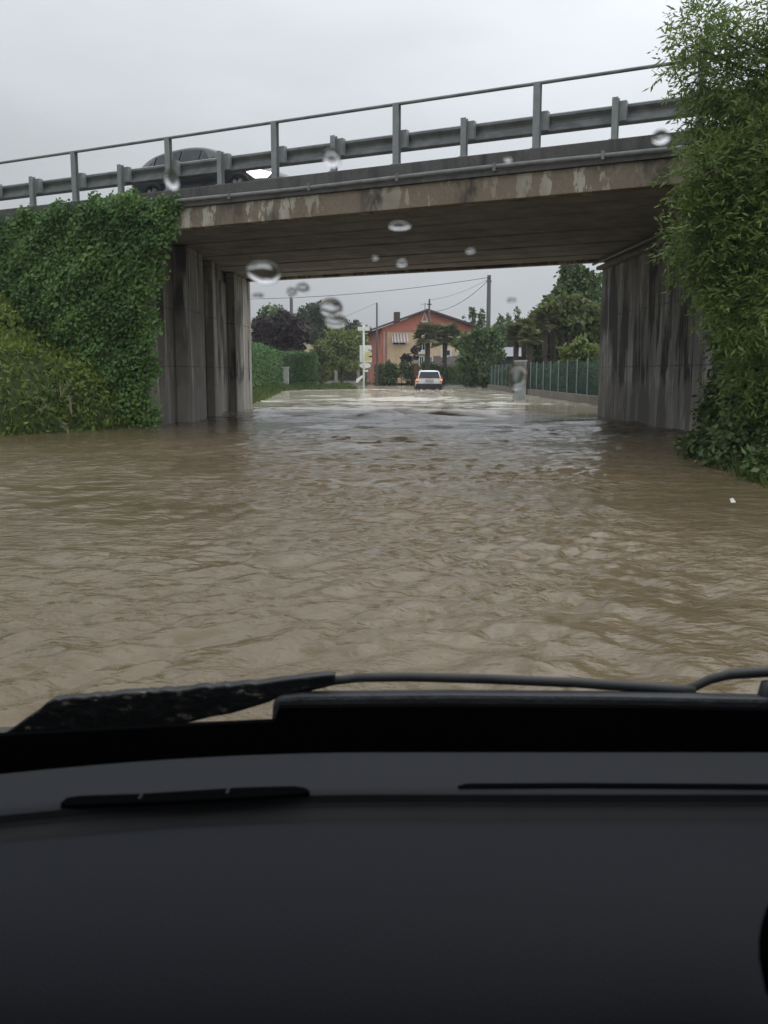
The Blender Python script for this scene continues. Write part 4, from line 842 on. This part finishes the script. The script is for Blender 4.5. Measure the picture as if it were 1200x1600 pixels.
# ------------------------------------------------------------------ the car the picture is taken from
M['dash'] = mat('charcoal_dash_plastic', (.0115, .0128, .0165), .6, spec=.12); _nt = M['dash'].node_tree
_bn = N(_nt, 'ShaderNodeBump'); _bn.inputs['Strength'].default_value = .5; _bn.inputs['Distance'].default_value = .001
_nt.links.new(noise(_nt, 520, 3, .6), _bn.inputs['Height']); _nt.links.new(_bn.outputs[0], _nt.nodes['Principled BSDF'].inputs['Normal'])
M['black_rubber'] = mat('black_rubber', (.0025, .0025, .003), .95, spec=.0)
M['cowl'] = nmat('wet_cowl_plastic', (.02, .023, .026), .3, 40, .6, bump=.2, bscale=120)
M['dark_paint'] = mat('dark_blue_grey_paint', (.03, .034, .04), .3, .2); M['trim'] = nmat('dark_interior_trim', (.0055, .006, .007), .2, 30, .9)
M['dash_pad'] = M['dash'].copy(); M['dash_pad'].name = 'charcoal_dash_shaded'; _pb = M['dash_pad'].node_tree.nodes['Principled BSDF']
_pb.inputs['Base Color'].default_value = (.0096, .0107, .0140, 1); _pb.inputs['Specular IOR Level'].default_value = .07  # darker copy of the dash plastic, with cabin shade put into its colour
own = empty('car', (0, 0, 0), 0, 'dark car we sit in, its black dashboard, wiper and windscreen filling the foreground', 'car')
def curve_in(X):  # the dashboard swings towards the driver at the left
    return -.36 * min(0.0, X) ** 2 if X > -.7 else -.36 * .49 - .2 * (-.7 - X)
def dash_rows(rows, xs):
    return [[(X, Y + curve_in(X) * w, CAMH + z) for X in xs] for (Y, z, w) in rows]
xs = list(np.linspace(-1.02, .62, 60))
top_rows = [(1.045, -.50, 1), (.985, -.428, 1), (.95, -.404, 1), (.925, -.3965, 1), (.88, -.390, 1), (.835, -.3862, 1), (.8215, -.3858, 1), (.8165, -.3885, 1)]
m = MB(); m.grid(dash_rows(top_rows, xs)); dsh = m.build('dashboard', M['dash'], own, smooth=True)
step_rows = [(.8165, -.3885, 1), (.8165, -.396, 1), (.8145, -.400, 1), (.806, -.4042, 1), (.800, -.4085, 1), (.797, -.4085, 1)]
m = MB(); m.grid(dash_rows(step_rows, xs)); m.build('dash_step', M['trim'], own, smooth=False)
pad_rows = [(.797, -.4085, 1), (.792, -.4025, 1), (.775, -.3955, 1), (.74, -.3878, 1), (.69, -.380, .9), (.66, -.3778, .8), (.635, -.3795, .8), (.61, -.3835, .7), (.585, -.390, .6), (.565, -.398, .6), (.545, -.409, .5), (.53, -.422, .4), (.512, -.45, .4), (.495, -.52, .3), (.48, -.9, .3)]
m = MB(); m.grid(dash_rows(pad_rows, xs)); m.build('dash_pad', M['dash_pad'], own, smooth=True)
# defroster slots lying on the dash top
def onplane(px, py, z):
    r = ray(px, py); t = (z - CAMH) / r[2]; return Vector((r[0] * t, r[1] * t, z))
def slot(top_pts, bot_pts, fins):
    z = CAMH - .3845; m = MB(); P = [onplane(a, b, z) for a, b in top_pts + bot_pts[::-1]]; m.extrude(P, (0, 0, -.004)); v = m.build('defroster_vent', M['black_rubber'], own)
    for (a, b) in fins:
        q = onplane(a, b, z); f = MB(); f.box(q.x - .0012, q.x + .0012, q.y - .006, q.y + .006, z - .003, z + .0025); f.build('fin', M['dash'], v)
slot([(95, 1254), (105, 1246), (125, 1243), (220, 1240), (380, 1230), (460, 1228), (478, 1231), (484, 1236)], [(95, 1258), (200, 1254), (300, 1250), (420, 1243), (484, 1238)], [(220, 1247), (356, 1239)])
slot([(715, 1228), (728, 1224), (900, 1223), (1260, 1225)], [(717, 1231), (900, 1230), (1260, 1232)], [])
# black seal under the screen, cowl, wiper
def face_poly(name, pts, Y, th, m_, parent=own, bev=0.0):
    b = MB(); b.extrude([at(a, c, Y) for a, c in pts], (0, th, -.1 * th)); return b.build(name, m_, parent, bevel=bev)
face_poly('screen_seal', [(-900, 1185), (-300, 1165), (0, 1150), (200, 1139), (428, 1128), (436, 1106), (700, 1104), (1000, 1106), (1220, 1111), (1700, 1130), (1700, 1330), (-900, 1330)], 1.075, .015, M['black_rubber'])
face_poly('cowl', [(424, 1132), (426, 1098), (436, 1090), (470, 1087), (700, 1085), (950, 1087), (1210, 1092), (1600, 1102), (1600, 1150), (1000, 1150)], 1.13, .03, M['cowl'], bev=.006)
wet = mat('wet_wiper_rubber', (.012, .012, .012), .35); _nt = wet.node_tree
_bn = N(_nt, 'ShaderNodeBump'); _bn.inputs['Strength'].default_value = .8; _bn.inputs['Distance'].default_value = .002
_nt.links.new(noise(_nt, 95, 5, .65, map_scale=(.55, 1, 1)), _bn.inputs['Height']); _nt.links.new(_bn.outputs[0], _nt.nodes['Principled BSDF'].inputs['Normal'])
_nt.links.new(ramp(_nt, noise(_nt, 70, 5, .7, map_scale=(.5, 1, 1)), [(.5, (.006, .0065, .0065)), (.60, (.016, .016, .016)), (.66, (.16, .14, .105))]), _nt.nodes['Principled BSDF'].inputs['Base Color'])
edge = [(523, 1053), (500, 1055), (440, 1062)]
for i in range(46):
    f = i / 45; edge.append((400 - 315 * f, 1067 + 25 * f + random.uniform(-1.2, 1.6)))
edge += [(72, 1098), (60, 1109), (40, 1122), (24, 1134), (6, 1146), (-30, 1165), (250, 1165)]
low = [(290, 1131), (330, 1121), (360, 1116), (420, 1098), (432, 1092), (470, 1081), (523, 1068)]
bl_ = face_poly('wiper_blade', edge + low, 1.145, .025, wet, bev=.003)
def arm_tube(pts, Y, r): return MB().tube([at(a, b, Y) for a, b in pts], r, 8)
arm_tube([(470, 1078), (520, 1064), (560, 1059), (640, 1058), (760, 1061), (900, 1067), (1020, 1075), (1085, 1081)], 1.16, [.0045, .006, .0062, .0062, .0066, .0068, .0072, .0075]).build('wiper_arm', M['black_plastic'], own, smooth=True)
arm_tube([(1062, 1083), (1085, 1073), (1108, 1062), (1140, 1054), (1200, 1050), (1300, 1047), (1420, 1050)], 1.165, [.006, .0062, .0065, .0068, .007, .007, .006]).build('wiper_arm', M['black_plastic'], own, smooth=True)
m = MB(); c_ = at(1203, 1090, 1.15); m.lathe([(0, -.03), (.012, -.028), (.016, 0), (.012, .02), (0, .022)], c_, 'Z', 14); m.build('wiper_pivot', M['black_plastic'], own, smooth=True)
# dark vent pod at the right edge of the dash
c_ = at(1262, 1490, .5); m = MB()
m.lathe([(0, -.03), (.022, -.029), (.027, -.02), (.027, .0), (.024, .012), (.0, .013)], (0, 0, 0), 'Y', 24)
m.v = [(c_.x + a * 1.0, c_.y + b, c_.z + c * 1.75) for a, b, c in m.v]; m.build('side_vent', M['black_rubber'], own, smooth=True)
# windscreen, roof, doors, bonnet: the shell that keeps the cabin dark
def screen_pt(X, f): return Vector((X, 1.10 - .80 * f, CAMH - .43 + .74 * f))
clear = bpy.data.materials.new('clear_screen_glass'); clear.use_nodes = True; _nt = clear.node_tree; _nt.nodes.remove(_nt.nodes['Principled BSDF'])
_tr = N(_nt, 'ShaderNodeBsdfTransparent'); _tr.inputs[0].default_value = (1, 1, 1, 1); _nt.links.new(_tr.outputs[0], _nt.nodes['Material Output'].inputs[0])
m = MB(); m.grid([[screen_pt(X, f) for X in np.linspace(-1.0, .62, 9)] for f in np.linspace(0, 1, 9)]); m.build('windscreen', clear, own, smooth=True)
m = MB(); m.grid([[(X, y, CAMH + .31 + h) for X in np.linspace(-1.0, .62, 7)] for (y, h) in ((.32, -.01), (.1, .03), (-.5, .06), (-1.2, .05), (-1.9, -.02))]); o = m.build('roof', M['dark_paint'], own, smooth=True); q = o.modifiers.new('t', 'SOLIDIFY'); q.thickness = .04
for X in (-1.06, .64):
    m = MB(); m.tube([screen_pt(X, -.05), screen_pt(X, .5), screen_pt(X, 1.03)], .045, 8); m.build('screen_pillar', M['trim'], own, smooth=True)
    m = MB(); m.box(X - .04, X + .04, -1.9, 1.12, CAMH - 1.25, CAMH - .2); m.build('door', M['dark_paint'], own, bevel=.02)
    for y in (-.35, -1.85): m = MB(); m.box(X - .03, X + .03, y - .06, y + .06, CAMH - .197, CAMH + .33); m.build('door_pillar', M['trim'], own)
m = MB(); m.box(-1.1, .68, -1.99, -1.93, CAMH - 1.25, CAMH + .3); m.build('tailgate', M['dark_paint'], own, bevel=.02)
m = MB(); m.box(-1.02, .6, -1.9, 1.05, CAMH - 1.28, CAMH - 1.2); m.build('cabin_floor', M['trim'], own)
m = MB(); m.grid([[(X, y, CAMH + z - .05 * (X + .2) ** 2) for X in np.linspace(-1.02, .62, 11)] for (y, z) in ((1.15, -.47), (1.25, -.50), (1.6, -.62), (1.95, -.78), (2.1, -.9), (2.13, -1.3))]); m.build('bonnet', M['dark_paint'], own, smooth=True)
m = MB(); m.box(-1.02, .62, .98, 1.06, CAMH - 1.2, CAMH - .52); m.build('bulkhead', M['trim'], own)

# ------------------------------------------------------------------ raindrops on the screen
wg = bpy.data.materials.new('rainwater'); wg.use_nodes = True; _nt = wg.node_tree; _nt.nodes.remove(_nt.nodes['Principled BSDF'])
_g = N(_nt, 'ShaderNodeBsdfGlass'); _g.inputs['IOR'].default_value = 1.33; _g.inputs['Roughness'].default_value = 0; _nt.links.new(_g.outputs[0], _nt.nodes['Material Output'].inputs[0])
up = (screen_pt(0, 1) - screen_pt(0, 0)).normalized(); sn = Vector((1, 0, 0)).cross(up).normalized()
if sn.y < 0: sn = -sn
def drop(px, py, wpx, hpx, label, bulge=.27):
    r = Vector(ray(px, py)); p0 = screen_pt(0, 0) - Vector((0, 0, CAMH)); t = p0.dot(sn) / r.dot(sn); c = r * t + Vector((0, 0, CAMH)); dist = t
    a = wpx / F_PX * dist / 2; rv = r.normalized(); b = hpx / F_PX * dist / 2 / max(.25, abs(up.dot(Vector((1, 0, 0)).cross(rv).normalized())))
    m = MB(); rings = [(1.0, 0.0), (.97, .32), (.88, .66), (.74, .87), (.5, .97), (.2, 1.0)]; vs = []; nn = 28; hh = bulge * min(a, b)
    for (q, h) in rings:
        for k_ in range(nn):
            an = 2 * math.pi * k_ / nn; wob = 1 + .05 * math.sin(2 * an + px) + .03 * math.sin(3 * an + py)
            vs.append(Vector((1, 0, 0)) * a * q * math.cos(an) * wob + up * b * q * math.sin(an) * wob + sn * hh * h)
    vs.append(sn * hh); ti = len(vs) - 1; fs = [tuple(range(nn))]
    for i in range(len(rings) - 1):
        for k_ in range(nn): fs.append((i * nn + k_, i * nn + (k_ + 1) % nn, (i + 1) * nn + (k_ + 1) % nn, (i + 1) * nn + k_))
    for k_ in range(nn): fs.append(((len(rings) - 1) * nn + k_, (len(rings) - 1) * nn + (k_ + 1) % nn, ti))
    m.add(vs, fs); o = m.build('raindrop', wg, None, smooth=False); o.location = c + sn * .0008
    for p in o.data.polygons: p.use_smooth = len(p.vertices) < 10
    tagp(o, label, 'raindrop', 'raindrops on the windscreen')
drop(412, 427, 56, 36, 'largest raindrop, ring shaped, over the top corner of the left abutment')
drop(518, 248, 28, 32, 'round raindrop over the guard rail post in the middle of the overpass')
drop(517, 482, 36, 30, 'upper of the paired large raindrops over the pines left of the red house')
drop(524, 503, 36, 22, 'lower of the paired large raindrops over the pines left of the red house')
drop(628, 412, 18, 12, 'small bright raindrop under the middle of the overpass deck')
drop(735, 393, 16, 8, 'small flat raindrop under the right half of the overpass deck')
drop(1033, 216, 28, 22, 'bright oval raindrop where the overpass meets the right tree')
drop(794, 250, 12, 9, 'tiny raindrop on the overpass kerb right of centre')
drop(624, 354, 34, 14, 'faint wide raindrop high under the overpass deck')
drop(456, 458, 16, 14, 'small raindrop at the top of the grey pole on the left')
drop(473, 452, 20, 18, 'faint raindrop just right of the grey pole top on the left')
drop(403, 464, 18, 9, 'faint flat raindrop beside the left abutment, below the ring shaped drop')
drop(800, 471, 14, 9, 'small faint raindrop in the sky left of the tall dark tree')
drop(808, 590, 36, 40, 'large blurry raindrop over the pale concrete pillar')
drop(586, 404, 10, 7, 'tiny raindrop under the deck left of the small bright drop')
drop(268, 282, 24, 30, 'raindrop over the dark car on the overpass')

# ------------------------------------------------------------------ rainy air
hz = bpy.data.materials.new('rainy_air'); hz.use_nodes = True; _nt = hz.node_tree; _nt.nodes.remove(_nt.nodes['Principled BSDF'])
_v = N(_nt, 'ShaderNodeVolumePrincipled'); _v.inputs['Color'].default_value = (.93, .96, 1, 1); _v.inputs['Density'].default_value = 0.0006
_nt.links.new(_v.outputs[0], _nt.nodes['Material Output'].inputs['Volume'])
o = MB().box(-640, 640, -90, 940, -3.5, 14).build('haze', hz); o['kind'] = 'stuff'
